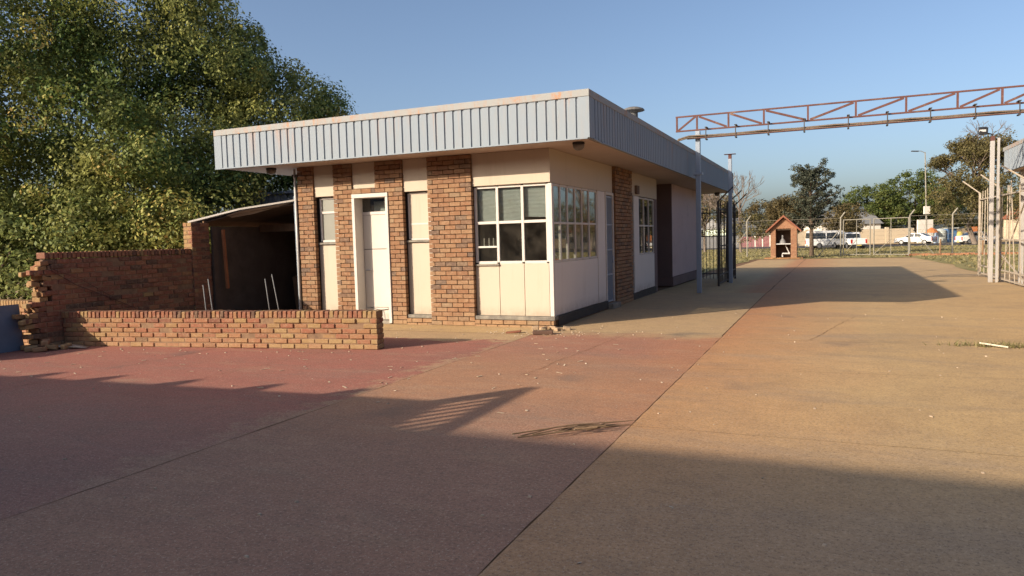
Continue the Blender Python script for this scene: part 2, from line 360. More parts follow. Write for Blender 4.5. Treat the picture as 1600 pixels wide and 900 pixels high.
def tag(o, label=None, cat=None, group=None, kind=None):
    for k, v in (('label', label), ('category', cat), ('group', group), ('kind', kind)):
        if v: o[k] = v
    return o
ROOTS = []
def thing(name, loc, label, cat, group=None):
    o = bpy.data.objects.new(name, None); COL.objects.link(o); o.location = loc; o['_o'] = tuple(loc)
    o.empty_display_size = .2; ROOTS.append(o)
    return tag(o, label, cat, group)
def copy_tree(o, loc, rz=0, parent=None, label=None):
    c = o.copy(); COL.objects.link(c)
    if parent is not None: c.parent = parent
    else: c.location = loc; c.rotation_euler = (0,0,rz)
    if label: c['label'] = label
    for ch in list(o.children): copy_tree(ch, None, 0, c)
    return c
def lerp(a, b, t): return a + (b-a)*t
def H(y):                                       # the yard falls away gently beyond the gate
    return 0. if y < 8 else -.009*(y-8) if y < 48 else -.36-.0028*(min(y,80)-48)

# ------------------------------------------------------------------ ground
def sheet(name, x0, x1, ys, mats, dz, jit=0.0, nx=1):
    mb = MB(); xs = [lerp(x0, x1, i/nx) for i in range(nx+1)]
    vs = []
    for y in ys:
        for i, x in enumerate(xs):
            jx = random.uniform(-jit, jit) if i in (0, nx) else 0
            vs.append((x+jx, y, H(y)+dz))
    n = nx+1
    fs = [(j*n+i, j*n+i+1, (j+1)*n+i+1, (j+1)*n+i) for j in range(len(ys)-1) for i in range(nx)]
    mb.add(vs, fs, .5)
    return mb.build(name, mats, kind='structure')
def ysteps(a, b, st): 
    n = max(1, int(round((b-a)/st))); return [lerp(a, b, i/n) for i in range(n+1)]
far_y = [-300,-60,-30,-10,0,8,16,24,32,40,48,56,64,72,80,120,400,1500]
sheet('ground', -900, 900, far_y, G_EARTH, -.012, nx=4)
sheet('joint_bed', -16, 24, ysteps(-30, 42, 2), G_JOINT, -.004)
def slab(name, x0, x1, y0, y1, m, jit=.005):
    return sheet(name, x0, x1, ysteps(y0, y1, .22 if y0 < 8 else 1.), m, 0, jit)
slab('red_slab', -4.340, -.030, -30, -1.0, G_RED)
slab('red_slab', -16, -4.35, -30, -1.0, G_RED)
slab('entrance_slab', -8, -.0, -.975, 0.2, G_YARD, .006)
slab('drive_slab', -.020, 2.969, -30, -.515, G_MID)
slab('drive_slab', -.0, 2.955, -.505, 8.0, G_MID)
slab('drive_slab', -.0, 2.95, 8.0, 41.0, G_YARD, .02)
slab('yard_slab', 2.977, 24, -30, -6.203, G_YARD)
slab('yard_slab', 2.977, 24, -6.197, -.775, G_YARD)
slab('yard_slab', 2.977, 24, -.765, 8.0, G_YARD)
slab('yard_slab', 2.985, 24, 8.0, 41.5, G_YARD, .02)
def crack(x0, y0, x1, y1, w=.0035, n=40, wob=.03):
    m = MB(); pts = []; o = 0
    for i in range(n+1):
        t = i/n; o += random.gauss(0, wob*.35); o *= .93; pts.append((lerp(x0,x1,t)+o, lerp(y0,y1,t)+random.gauss(0,wob*.2)))
    vs = []
    for i, (x, y) in enumerate(pts):
        ww = w*random.uniform(.35,1.2)*(1 if 0 < i < n else .2); dx, dy = x1-x0, y1-y0; L = math.hypot(dx,dy)
        vs += [(x-dy/L*ww,y+dx/L*ww,H(y)+.0042),(x+dy/L*ww,y-dx/L*ww,H(y)+.0042)]
    m.add(vs, [(2*i,2*i+1,2*i+3,2*i+2) for i in range(n)], .5)
    return m.build('ground_crack', G_JOINT, kind='structure')
for c_ in ((3.0,-3.4,7.6,-3.1),(4.2,-.77,4.9,2.6),(3.3,2.6,9,2.9),(-3.9,-1.6,-.1,-2.3),(1.2,-4.4,1.5,-.6),(-2.6,-6.6,-2.2,-2.2)): crack(*c_)
sheet('grass_verge', -70, 110, [42.5,44,48,56,64,70], G_GRASS, .0, nx=6)
sheet('grass_verge', 9.6, 60, ysteps(19, 42.5, 3), G_GRASS, .012, .25)
sheet('grass_verge', -60, -.4, ysteps(19, 42.5, 3), G_GRASS, .012, .2)
sheet('road', -120, 160, [84,92,97], G_ROAD, .004, nx=4)
sheet('grass_verge', -120, 160, [70,76,84], G_GRASS, .0, nx=4)
def grass_field(name, zones, n, hgt, m):
    vs = np.zeros((n*3,3)); k = 0
    zs = np.array([ (z[1]-z[0])*(z[3]-z[2]) for z in zones]); zi = rng.choice(len(zones), n, p=zs/zs.sum())
    zr = np.array(zones)[zi]
    x = lerp(zr[:,0], zr[:,1], rng.random(n)); y = lerp(zr[:,2], zr[:,3], rng.random(n))
    z = np.array([H(t) for t in y]); h = hgt*(.4+rng.random(n)); a = rng.random(n)*6.283; w = .05+.05*rng.random(n)
    P = np.stack([x,y,z],1); dx = np.stack([np.cos(a)*w, np.sin(a)*w, 0*a],1)
    tipv = np.stack([rng.normal(0,.06,n), rng.normal(0,.06,n), h],1)
    vs[0::3] = P-dx; vs[1::3] = P+dx; vs[2::3] = P+tipv
    return raw_mesh(name, vs, 3, rng.random(n), m)
def raw_mesh(name, vs, k, r, m, parent=None):
    n = len(vs)//k; me = bpy.data.meshes.new(name)
    me.vertices.add(len(vs)); me.vertices.foreach_set('co', vs.astype(np.float32).ravel())
    me.loops.add(len(vs)); me.loops.foreach_set('vertex_index', np.arange(len(vs), dtype=np.int32))
    me.polygons.add(n); me.polygons.foreach_set('loop_start', np.arange(0, len(vs), k, dtype=np.int32))
    me.materials.append(m)
    a = me.attributes.new('rnd', 'FLOAT', 'FACE'); a.data.foreach_set('value', np.asarray(r, dtype=np.float32))
    me.update(calc_edges=True); me.validate()
    o = bpy.data.objects.new(name, me); COL.objects.link(o)
    if parent is not None: o.parent = parent
    return o
g = grass_field('dry_grass', [(-30,60,43,83),(9.8,30,20,43),(-14,-.6,20,43)], 26000, .10, GRASS)
tag(g, 'dry yellow grass on the verge between fence and road', 'grass', kind='stuff')

# ------------------------------------------------------------------ bricks
BL, BH, BT = .232, .085, .106
def brick_panel(mb, o, U, W, length, z0, z1, jit=.003, start=0, keep=None, bias=None):
    """stretcher-bond face bricks: o = corner on the face plane, U along the face, W into the wall"""
    o, U, W = Vector(o), Vector(U), Vector(W); row = start
    n = int(round((z1-z0)/BH)); ch = (z1-z0)/n
    for i in range(n):
        zz = z0+i*ch; a = -(.5*BL if (row+i) % 2 else 0)
        while a < length-.01:
            s, e = max(0, a), min(length, a+BL-.010); a += BL
            if e-s < .03: continue
            if keep and not keep((s+e)/2, zz+ch/2): continue
            j = random.gauss(0, jit); d = .05
            c = o+U*((s+e)/2)+W*(d+j)+Vector((0,0,zz+ch/2+random.gauss(0,.001)))
            b = random.random() if bias is None else bias((s+e)/2, zz)
            mb.obox(c, U*((e-s)/2), W*d, Vector((0,0,(ch-.011)/2)), min(1, max(0, b)))

# ------------------------------------------------------------------ guardhouse
gh = thing('guardhouse', (-2.5,8,0), 'low brick and cream office block under a blue-grey corrugated parapet', 'building')
pillars = [(-5.50,-5.13,0,3.165),(-4.61,-4.15,.13,3.165),(-3.62,-3.0,2.56,3.165),(-2.45,-1.55,0,3.165)]
def front_pillar(rects, plane=-.10):
    mb = MB(); core = MB()
    for x0, x1, z0, z1 in rects:
        brick_panel(mb, (x0,plane,0), (1,0,0), (0,1,0), x1-x0, z0, z1)
        core.box(x0+.006, x1-.006, plane+.002, plane+.2, z0, z1)
        # end faces of the pillar
    p = mb.build('brick_pillar', FACE_BRICK, gh, bevel=.003)
    core.build('mortar', MORTAR, p)
    return p
front_pillar([(-5.50,-5.11,0,3.165)])
front_pillar([(-4.61,-4.17,0.0,3.165)])
front_pillar([(-4.17,-3.62,2.56,2.66)])
front_pillar([(-3.62,-3.0,2.56,3.165),(-3.32,-3.0,0.0,2.56)])
front_pillar([(-2.45,-1.53,0.0,3.165)])
for a, b in ((-5.11,-4.61),(-3.0,-2.45),(-1.53,.03)):
    mb = MB(); core = MB()
    brick_panel(mb, (a,-.098,0), (1,0,0), (0,1,0), b-a, -.045, .125); core.box(a, b, -.09, .10, 0, .124)
    p = mb.build('brick_plinth', FACE_BRICK, gh, bevel=.005); core.build('mortar', MORTAR, p)
# concrete ledges under the panels
for a, b, y_, z_ in ((-5.105,-4.615,-.075,.19),(-2.995,-2.455,-.075,.19),(-1.525,.045,-.085,.195)):
    MB().box(a, b, y_, .1, .127, z_).build('concrete_ledge', CONCRETE, gh, bevel=.006)
MB().box(.003,.055,.105,3.28,.02,.19).build('concrete_ledge', DARK_BASE, gh, bevel=.006)  # near-black tone paints the shade on this concrete side ledge
mb = MB()                                           # brick footing under the side wall
mb.box(-.05,.03,.10,3.9,0,.126)
mb.build('side_footing', MORTAR_DARK, gh)
# cream panels of the front
def panel(name, x0, x1, y, z0, z1, m=CREAM, th=.06):
    return MB().box(x0, x1, y, y+th, z0, z1).build(name, m, gh, bevel=.004)
for x0, x1, z0 in ((-5.107,-4.613,2.55),(-4.167,-3.623,2.665),(-2.997,-2.453,2.55)):
    panel('upper_panel', x0, x1, -.06, z0, 3.165)
panel('lower_panel', -5.107, -4.613, .03, .19, 1.58)
panel('lower_panel', -2.997, -2.453, .03, .19, 1.58)
for x0, x1 in ((-1.527,-1.05),(-1.043,-.555),(-.548,-.075)):
    panel('lower_panel', x0, x1, .0, .197, 1.145)
MB().box(-1.527,-.08,.03,.09,.197,1.145).build('panel_backing', DARK_BASE, gh)
# the long upper panel that turns the corner
mb = MB(); mb.box(-1.527,0,-.05,.02,2.575,3.165); mb.box(-.06,0,.022,3.92,2.565,3.165)
mb.build('upper_panel', CREAM, gh, bevel=.004)
# small window (frosted, left) and boarded window
def frame_bars(mb, X, Z, y, w=.045, d=.05):
    """window frame from sorted x and z lines on plane y"""
    for i, x in enumerate(X): mb.box(x-w/2, x+w/2, y, y+d, Z[0], Z[-1])
    for z in Z: 
        for a, b in zip(X[:-1], X[1:]): mb.box(a+w/2, b-w/2, y+.003, y+d-.003, z-w/2, z+w/2)
def window_root(name='window'): 
    return name
w1 = MB(); frame_bars(w1, [-5.04,-4.64], [1.65,2.23,2.52], .03); w1 = w1.build('window', WHITE, gh, bevel=.004)
MB().box(-5.02,-4.66,.055,.062,1.67,2.50).build('pane', FROST, w1) if False else None
def sub(parent, mbx, name, m, **k):
    o = mbx.build(name, m, None, **k); 
    for v in o.data.vertices: v.co -= Vector(gh['_o'])
    o.parent = parent; return o
sub(w1, MB().box(-5.017,-4.663,.055,.062,1.673,2.497), 'pane', FROST)
sub(w1, MB().box(-5.09,-4.615,-.02,.03,1.585,1.622), 'sill', CONCRETE)
w2 = MB(); frame_bars(w2, [-2.95,-2.48], [1.64,1.93,2.52], .03, .035); w2 = w2.build('boarded_window', WHITE, gh, bevel=.004)
sub(w2, MB().box(-2.932,-2.498,.04,.055,1.66,1.912).box(-2.932,-2.498,.04,.055,1.948,2.50), 'board', CREAM)
sub(w2, MB().box(-2.99,-2.457,-.02,.03,1.585,1.62), 'sill', CONCRETE)
# door and its frame
df = MB(); df.box(-4.165,-4.10,-.125,.16,0.02,2.475); df.box(-3.385,-3.325,-.125,.16,0.02,2.475); df.box(-4.165,-3.325,-.125,.16,2.478,2.555)
df.box(-4.098,-3.387,.13,.18,2.15,2.21)
df = df.build('door_frame', WHITE, gh, bevel=.004)
dl = MB(); dl.box(-4.095,-3.39,.14,.18,1.47,2.145); dl.box(-4.095,-3.39,.14,.18,.30,1.46); dl.box(-4.095,-3.39,.137,.177,.06,.293)
dl = dl.build('door', WHITE_DOOR, gh, bevel=.006)
sub(dl, MB().tube([(-4.03,.13,1.05),(-4.03,.09,1.05),(-3.93,.09,1.05)], .012, 8), 'handle', STEEL_GREY, smooth=True)
hook = MB(); hook.tube([(-3.98+.52*t, .12, .30-.05*math.sin(math.pi*t)) for t in np.linspace(0,1,9)], .006, 6)
sub(dl, hook, 'hanging_cord', DARK_STEEL)
tp = MB().box(-4.098,-3.387,.15,.156,2.213,2.475).build('transom', GLASS, gh)
sub(tp, MB().box(-3.93,-3.40,.30,.31,2.22,2.42), 'blind', BLIND)
MB().box(-4.13,-3.36,-.115,.13,.0,.055).build('door_step', CONCRETE, gh, bevel=.006)
# corner window, front side
wc = MB()
X = [-1.50,-1.06,-.565,-.09]
frame_bars(wc, X, [1.17,1.90,2.55], .005, .05, .05)
wc.box(-1.475,-1.085,.002,.052,1.44,1.475)
wc = wc.build('window', WHITE, gh, bevel=.004)
sub(wc, MB().box(-1.475,-.115,.028,.034,1.195,2.525), 'pane', GLASS)
bl = MB()
for i in range(30):
    z = 2.52-i*.024
    for a, b, k in zip(X[:-1], X[1:], (0, 0, 1)):
        if z > 1.88+k*.10: bl.obox(((a+b)/2, .09, z), ((b-a)/2-.012, 0, -.018+.004*k*i/10), (0,.006,.009), (0,.001,.0008))
sub(wc, bl, 'blind', BLIND)
br = MB()
for x in (-1.38,-1.28,-1.19): br.tube([(x,.09,1.455),(x,.09,1.62)], .011, 6)
sub(wc, br, 'handle', WHITE)
sub(wc, MB().box(-1.52,-1.04,-.04,.04,1.115,1.143), 'sill', CONCRETE)
MB().box(-.065,.012,-.012,.065,.195,2.56).build('corner_post', WHITE, gh, bevel=.006)
# corner window, right side  (plane x = 0)
def side_bars(mb, Y, Z, x=-.045, w=.04, d=.045):
    for y in Y: mb.box(x, x+d, y-w/2, y+w/2, Z[0], Z[-1])
    for z in Z:
        for a, b in zip(Y[:-1], Y[1:]): mb.box(x+.003, x+d-.003, a+w/2, b-w/2, z-w/2, z+w/2)
ws = MB(); YS = [.09,.46,.86,1.30,1.72,2.18,2.70]
side_bars(ws, YS, [1.17,1.86,2.54]); ws = ws.build('window', WHITE, gh, bevel=.004)
sub(ws, MB().box(-.025,-.019,.11,2.68,1.19,2.52), 'pane', GLASS)
mb = MB(); mb.box(-.05,0,.068,2.72,.192,1.145); mb.build('lower_panel', LIFTED_PAINT, gh, bevel=.004)
mb = MB(); mb.box(-.05,.012,2.735,3.27,.12,2.56); mb.build('side_panel', LIFTED_PAINT, gh, bevel=.004)
# barred gate door
gd = MB(); gd.box(-.05,.03,3.28,3.33,.10,2.56); gd.box(-.05,.03,3.85,3.91,.10,2.56); gd.box(-.05,.03,3.331,3.849,2.50,2.56); gd = gd.build('door_frame', WHITE, gh, bevel=.004)
bars = MB()
for i in range(9): bars.box(-.012,.006,3.36+i*.057-.008,3.36+i*.057+.008,.14,2.49)
for z in (.16,.75,1.3,1.85,2.46): bars.box(-.009,.012,3.333,3.847,z-.018,z+.018)
bars = bars.build('security_gate', STEEL_GREY, gh)
sub(bars, MB().box(.01,.03,3.79,3.84,1.0,1.16), 'lock_box', STEEL_GREY)
MB().box(-.09,-.06,3.33,3.85,.1,2.5).build('door', STEEL_GREY, gh)
MB().box(.0,.16,3.30,3.93,0,.115).build('door_step', CONCRETE, gh, bevel=.006)
# brick pillar of the side
mb = MB(); brick_panel(mb, (.075,3.93,0), (0,1,0), (-1,0,0), 1.52, 0, 3.165)
brick_panel(mb, (.075-.232,3.93,0), (1,0,0), (0,1,0), .228, 0, 3.165, start=1)
p = mb.build('brick_pillar', FACE_BRICK, gh, bevel=.005)
MB().box(-.2,.068,3.937,5.44,0,3.165).build('mortar', MORTAR, p)
# second office front
mb = MB(); mb.box(-.06,0,5.455,8.5,2.60,3.165); mb.build('upper_panel', CREAM, gh, bevel=.004)
mb = MB(); mb.box(-.05,.012,5.80,6.33,.15,2.59); mb.build('side_panel', LIFTED_PAINT, gh, bevel=.004)
mb = MB(); mb.box(-.05,.03,5.73,5.79,.0,2.595); mb.build('door_frame', WHITE, gh, bevel=.004)
w3 = MB(); side_bars(w3, [6.38,6.95,7.5,8.07], [1.12,1.85,2.56]); w3 = w3.build('window', WHITE, gh, bevel=.004)
sub(w3, MB().box(-.025,-.019,6.40,8.05,1.14,2.54), 'pane', GLASS)
gr = MB()
for k in range(7):
    y = 6.5+k*.22; gr.tube([(-.06,y,1.15),(-.06,y+.12,1.45),(-.06,y-.06,1.8),(-.06,y+.1,2.1)], .008, 5)
sub(w3, gr, 'burglar_bar', WHITE)
mb = MB(); mb.box(-.05,0,6.34,8.12,.17,1.095); mb.build('lower_panel', LIFTED_PAINT, gh, bevel=.004)
MB().box(-.05,.04,5.46,8.15,.0,.165).build('concrete_ledge', DARK_BASE, gh)  # shade painted in here too, near-black in place of concrete
mb = MB(); mb.box(-.06,.0,8.125,8.5,0,2.597); mb.build('lower_panel', MAUVE_DARK, gh)
mb = MB(); mb.box(.0,.07,5.98,6.22,2.64,2.85); mb.build('alarm_box', mat('brown_box', (.16,.11,.085)), gh, bevel=.01)
# inside walls, back walls and the second block
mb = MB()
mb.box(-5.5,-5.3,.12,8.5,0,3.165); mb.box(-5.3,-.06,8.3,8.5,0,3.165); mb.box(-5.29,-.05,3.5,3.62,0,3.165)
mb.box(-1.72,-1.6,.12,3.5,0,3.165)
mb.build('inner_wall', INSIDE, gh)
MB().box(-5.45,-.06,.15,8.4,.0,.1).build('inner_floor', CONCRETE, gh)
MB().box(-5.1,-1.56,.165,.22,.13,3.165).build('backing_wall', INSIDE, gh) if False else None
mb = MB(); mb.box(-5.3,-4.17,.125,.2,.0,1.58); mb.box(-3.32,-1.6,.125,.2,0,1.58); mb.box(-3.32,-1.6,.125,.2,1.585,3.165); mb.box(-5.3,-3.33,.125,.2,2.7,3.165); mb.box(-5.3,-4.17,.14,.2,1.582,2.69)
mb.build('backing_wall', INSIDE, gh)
mb = MB(); mb.box(-5.5,0,10.6,10.66,.28,3.165); mb.build('end_wall', MAUVE_DARK, gh)  # recess shade painted in: darker copy of the rear block's plaster
mb = MB(); mb.box(-5.5,.0,10.663,15.2,.28,3.165); mb.build('rear_block', MAUVE, gh, bevel=.01)
mb = MB(); mb.box(-5.5,.03,10.58,15.22,0,.277); mb.build('dark_plinth', MAUVE_DARK, gh)
mb = MB(); mb.box(-5.5,-5.3,8.5,10.6,0,3.165); mb.build('passage_wall', MAUVE_DARK, gh)
# roof: deck, soffit, corrugated parapet, flashing, cowl
X0, X1, Y0, Y1, ZB, ZT = -6.84, .97, -.87, 17.7, 3.17, 3.93
roof = MB().box(X0+.05, X1-.05, Y0+.05, Y1-.05, 3.55, 3.80).build('roof', STEEL_GREY, gh)
sof = MB().box(X0+.06, X1-.06, Y0+.06, Y1-.06, 3.168, 3.22); sof = sub(roof, sof, 'soffit', SOFFIT)
def ribs(mb, p, U, W, length, z0, z1, pitch=.171, d=.032, flip=False):
    """trapezoid sheet: p start, U along, W outward"""
    p, U, W = Vector(p), Vector(U), Vector(W); prof = []
    n = int(length/pitch); a = 0
    for i in range(n+1):
        s = i*pitch
        for da, dd in ((0, d),(.122, d),(.132, 0),(.160, 0)):
            if s+da <= length: prof.append((s+da, dd))
    prof.append((length, prof[-1][1]))
    vs = [p+U*a+W*b+Vector((0,0,z0)) for a, b in prof] + [p+U*a+W*b+Vector((0,0,z1)) for a, b in prof]
    k = len(prof)
    fs = [((i, i+1, k+i+1, k+i) if not flip else (i+1, i, k+i, k+i+1)) for i in range(k-1)]
    mb.add(vs, fs, .5)
cl = MB()
ribs(cl, (X0+.14, Y0, 0), (1,0,0), (0,-1,0), X1-X0-.28, ZB+.005, ZT-.09, d=.022)
ribs(cl, (X1, Y0+.14, 0), (0,1,0), (1,0,0), Y1-Y0-.28, ZB+.005, ZT-.09, pitch=.171)
ribs(cl, (X0, Y1-.14, 0), (0,-1,0), (-1,0,0), Y1-Y0-.28, ZB+.005, ZT-.09)
ribs(cl, (X1-.14, Y1, 0), (-1,0,0), (0,1,0), X1-X0-.28, ZB+.005, ZT-.09)
clo = sub(roof, cl, 'parapet_cladding', CLAD)
MB2 = MB()
MB2.box(X0+.01, X1-.01, Y0+.008, Y0+.05, ZB+.006, ZT-.02); MB2.box(X1-.05, X1-.008, Y0+.06, Y1-.06, ZB+.006, ZT-.02)
MB2.box(X0+.008, X0+.05, Y0+.06, Y1-.06, ZB+.006, ZT-.02); MB2.box(X0+.01, X1-.01, Y1-.05, Y1-.008, ZB+.006, ZT-.02)
sub(roof, MB2, 'parapet_frame', STEEL_GREY)
fl = MB(); e = .042
fl.box(X0-e, X1+e, Y0-e, Y0+.14, ZT-.115, ZT); fl.box(X1-.14, X1+e, Y0+.142, Y1-.142, ZT-.115, ZT)
fl.box(X0-e, X0+.14, Y0+.142, Y1-.142, ZT-.115, ZT); fl.box(X0-e, X1+e, Y1-.14, Y1+e, ZT-.115, ZT)
sub(roof, fl, 'flashing', FLASH, bevel=.006)
for cx, cy, sx, sy in ((X0,Y0,1,1),(X1,Y0,-1,1),(X1,Y1,-1,-1),(X0,Y1,1,-1)):
    co = MB(); ex, ey = cx-sx*.037, cy-sy*.037
    co.box(min(ex,cx+sx*.15), max(ex,cx+sx*.15), min(ey,ey+sy*.012), max(ey,ey+sy*.012), ZB, ZT-.118)
    co.box(min(ex,ex+sx*.012), max(ex,ex+sx*.012), min(ey+sy*.013,cy+sy*.15), max(ey+sy*.013,cy+sy*.15), ZB, ZT-.118)
    sub(roof, co, 'corner_trim', CLAD)
lip = MB(); lip.box(X0-.045, X1+.002, Y0-.036, Y0+.02, ZB-.018, ZB+.003); lip.box(X1-.02, X1+.036, Y0+.7, Y1, ZB-.018, ZB+.003)
lip.obox((X1+.035, Y0+.42, ZB-.012), (.012,.0,0), (.0,.24,-.012), (0,0,.009))
sub(roof, lip, 'drip_edge', CLAD)
cw = MB(); cw.lathe((.42,4.3,3.75), [(.10,0),(.10,.62),(.17,.66)]); cw.lathe((.42,4.3,4.40), [(.24,.0),(.255,.01),(.22,.05),(.12,.085),(.02,.10)])
sub(roof, cw, 'vent_cowl', mat('weathered_cowl', (.10,.105,.11), (.14,.13,.12), 5, .8), smooth=False)
def bulkhead(x, y):
    b = MB(); b.lathe((x,y,3.105), [(.10,.06),(.105,.03)], 18); b = sub(roof, b, 'ceiling_lamp', BLACK)
    g = MB(); g.lathe((x,y,3.03), [(.02,.0),(.06,.012),(.088,.04),(.098,.075),(.098,.10)], 18)
    return sub(roof, g, 'ceiling_lamp', mat('lamp_bowl', (.15,.13,.11), None, 5, .3), smooth=True)
bulkhead(.67,-.45); bulkhead(-5.94,-.35); bulkhead(.5,16.9)
mb = MB(); mb.tube([(-5.56,-.10,3.14),(-5.56,-.10,.0)], .025, 10); mb.build('downpipe', WHITE_PIPE, gh, smooth=True)
mb = MB(); mb.tube([(-5.64,-.03,2.9),(-5.63,-.03,1.2),(-5.66,-.02,.0)], .014, 8); mb.tube([(-5.68,-.01,2.6),(-5.67,0,.0)], .010, 8); mb.build('conduit', STEEL_GREY, gh)
mb = MB(); mb.box(-5.62,-5.50,-.12,-.06,2.98,3.03); mb.build('pipe_bracket', DARK_STEEL, gh)

# ------------------------------------------------------------------ garden walls on the left
# low wall: individual bricks with a rowlock cap
A, B = Vector((-1.655,-3.08,0)), Vector((-7.31,-4.0,0)); Lw = (B-A).length; U = (B-A).normalized(); W = Vector((-U.y, U.x, 0))
if W.y < 0: W = -W
lw = thing('garden_wall', tuple((A+B)/2), 'knee-high weathered brick wall with upright cap bricks before the office door', 'wall')
mb = MB()
bi = lambda u, z: random.gauss(.18+.42*min(1, u/3.2) if u < 3.2 else .6-.25*min(1,(u-3.2)/2.4), .22)
brick_panel(mb, A, U, W, Lw, 0.0, .47, .007, 0, None, bi)
brick_panel(mb, A+W*.225+U*Lw, -U, -W, Lw, 0.0, .47, .006, 1, None, bi)
brick_panel(mb, A+W*.222, -W, U, .222, 0.0, .47, .006, 0, None, lambda u,z: random.gauss(.2,.2))
mb.build('brickwork', WALL_BRICK, lw, bevel=.010)
cap = MB(); a = 0.0
while a < Lw-.03:
    c = A+U*(a+.036)+W*.112+Vector((0,0,.47+.056+random.gauss(0,.003)))
    cap.obox(c+W*random.gauss(0,.004), U*.034, W*.111+U*random.gauss(0,.002), Vector((random.gauss(0,.0015),0,.053)), min(1,max(0,random.gauss(bi(a,0)+.12,.12))))
    a += .079
cap.build('cap_course', WALL_BRICK, lw, bevel=.010)
mo = MB(); mo.obox((A+B)/2+W*.112+Vector((0,0,.262)), U*(Lw/2-.012), W*.098, (0,0,.262)); mo.build('mortar', MORTAR_DARK, lw)

# tall wall running away from the camera, with a broken toothed end
tw = thing('boundary_wall', (-7.45,-2.5,0), 'shoulder-high dark brick wall with a broken toothed end beside the tree', 'wall')
WX, WY0, WY1 = -7.32, -4.95, 2.9
def teeth(z): 
    base = -4.20-.36*max(0,(1.45-z))/1.45
    return base + (.06 if int(z/BH) % 2 else -.03) + .09*math.sin(z*9) + .05*math.sin(z*23)
kp = lambda u, z: WY0+u > teeth(z)
mb = MB()
br_bias = lambda u, z: random.gauss(.72,.2)  # darker brick tones paint the shaded face of the wall
brick_panel(mb, (WX,WY0,0), (0,1,0), (-1,0,0), WY1-WY0, 0, 1.47, .006, 0, kp, br_bias)
brick_panel(mb, (WX-.222,WY1,0), (0,-1,0), (1,0,0), WY1-WY0, 0, 1.47, .006, 1, lambda u, z: WY1-u > teeth(z), br_bias)
for i in range(17):                                  # the torn end: half bricks turned every which way
    z = i*BH+.043; y = teeth(z)
    for k in range(2):
        mb.obox((WX-.06-.10*k+random.gauss(0,.015), y+random.uniform(-.07,.06), z), (.052,random.gauss(0,.012),0), (random.gauss(0,.01),.075,random.gauss(0,.008)), (0,0,.037), random.uniform(0,.35))  # pale brick tones paint the sunlight on the torn end
mb.build('brickwork', WALL_BRICK, tw, bevel=.008)
cap = MB(); y = -4.22
while y < -1.2: 
    cap.obox((WX-.111, y+.036, 1.47+.055), (.11,0,0), (0,.034,0), (0,0,.052), min(1,max(0,random.gauss(.6,.2)))); y += .079
cap.build('cap_course', WALL_BRICK, tw, bevel=.008)
mo = MB()
for i in range(17):
    z = i*BH; mo.box(WX-.212, WX-.010, teeth(z+.04)+.10, WY1, z, min(z+BH-.0005,1.47))
mo.build('mortar', MORTAR_DARK, tw)
mb = MB(); brick_panel(mb, (WX+.035,-1.22,0), (0,1,0), (-1,0,0), .46, 0, 2.1, .004, 0, None, br_bias)
brick_panel(mb, (WX-.20,-1.22,0), (1,0,0), (0,1,0), .235, 0, 2.1, .004, 1, None, lambda u,z: random.uniform(0,.35))  # paler bricks paint the sunlit front of the pier
mb.build('pier', WALL_BRICK, tw, bevel=.008)
MB().box(WX-.19,WX+.026,-1.21,-.77,0,2.095).build('pier_mortar', MORTAR_DARK, tw)
# loose rubble bricks at the broken end
def chip_bricks(spots, label, group, m, sz=(.11,.052,.036)):
    for i, (x, y, z) in enumerate(spots):
        b = MB(); a = random.random()*6.28; k = random.uniform(.55,1.)
        b.obox((0,0,0), (math.cos(a)*sz[0]*k, math.sin(a)*sz[0]*k, random.gauss(0,.012)), (-math.sin(a)*sz[1], math.cos(a)*sz[1], random.gauss(0,.006)), (0,0,sz[2]))
        o = b.build('loose_brick', m, None, bevel=.008); o.location = (x, y, z)
        tag(o, label, 'brick', group)
chip_bricks([(-7.20,-4.62,.05),(-7.0,-4.42,.05),(-7.12,-4.30,.05),(-7.02,-4.60,.04),(-6.9,-4.25,.045),(-7.1,-4.45,.13)], 'loose broken brick fallen below the torn end of the boundary wall', 'loose bricks under the broken wall', WALL_BRICK)
# wire hanging on the wall
mb = MB(); mb.tube([(WX+.03,-4.15,1.28),(WX+.04,-3.75,1.02),(WX+.04,-3.2,.78),(WX+.04,-2.6,.50)], .006, 6); mb.tube([(WX+.03,-4.12,1.30),(WX+.035,-3.6,1.08),(WX+.03,-3.0,.72)], .004, 6)
tag(mb.build('hanging_wire', RUST), 'thin rusty wire drooping along the dark boundary wall', 'wire')
# small frontage wall at the far left
A2, B2 = Vector((-7.62,-4.34,0)), Vector((-12.5,-4.1,0)); U2 = (B2-A2).normalized(); W2 = Vector((-U2.y,U2.x,0)); W2 = W2 if W2.y > 0 else -W2
fwl = thing('frontage_wall', tuple((A2+B2)/2), 'low brick wall with pale top behind the blue-grey sheet', 'wall')
mb = MB(); brick_panel(mb, A2, U2, W2, 4.9, 0, .68, .006, 0, None, lambda u,z: random.uniform(0,.4)); mb.build('brickwork', WALL_BRICK, fwl, bevel=.008)
cap = MB(); a = 0
while a < 4.85: cap.obox(A2+U2*(a+.036)+W2*.1+Vector((0,0,.735)), U2*.034, W2*.11, (0,0,.053), random.uniform(0,.3)); a += .079
cap.build('cap_course', WALL_BRICK, fwl, bevel=.008)
mo = MB(); mo.obox((A2+B2)/2+W2*.11+Vector((0,0,.36)), U2*2.42, W2*.09, (0,0,.36)); mo.build('mortar', MORTAR_DARK, fwl)
# leaning sheet
mb = MB(); mb.obox((-7.60,-5.5,.375), (.006,0,.001), (0,1.0,0), (-.03,.0,.375))
sp = mb.build('metal_sheet', BLUE_SHEET, fix=True); tag(sp, 'flat blue-grey metal sheet leaning on the low wall at far left', 'sheet')
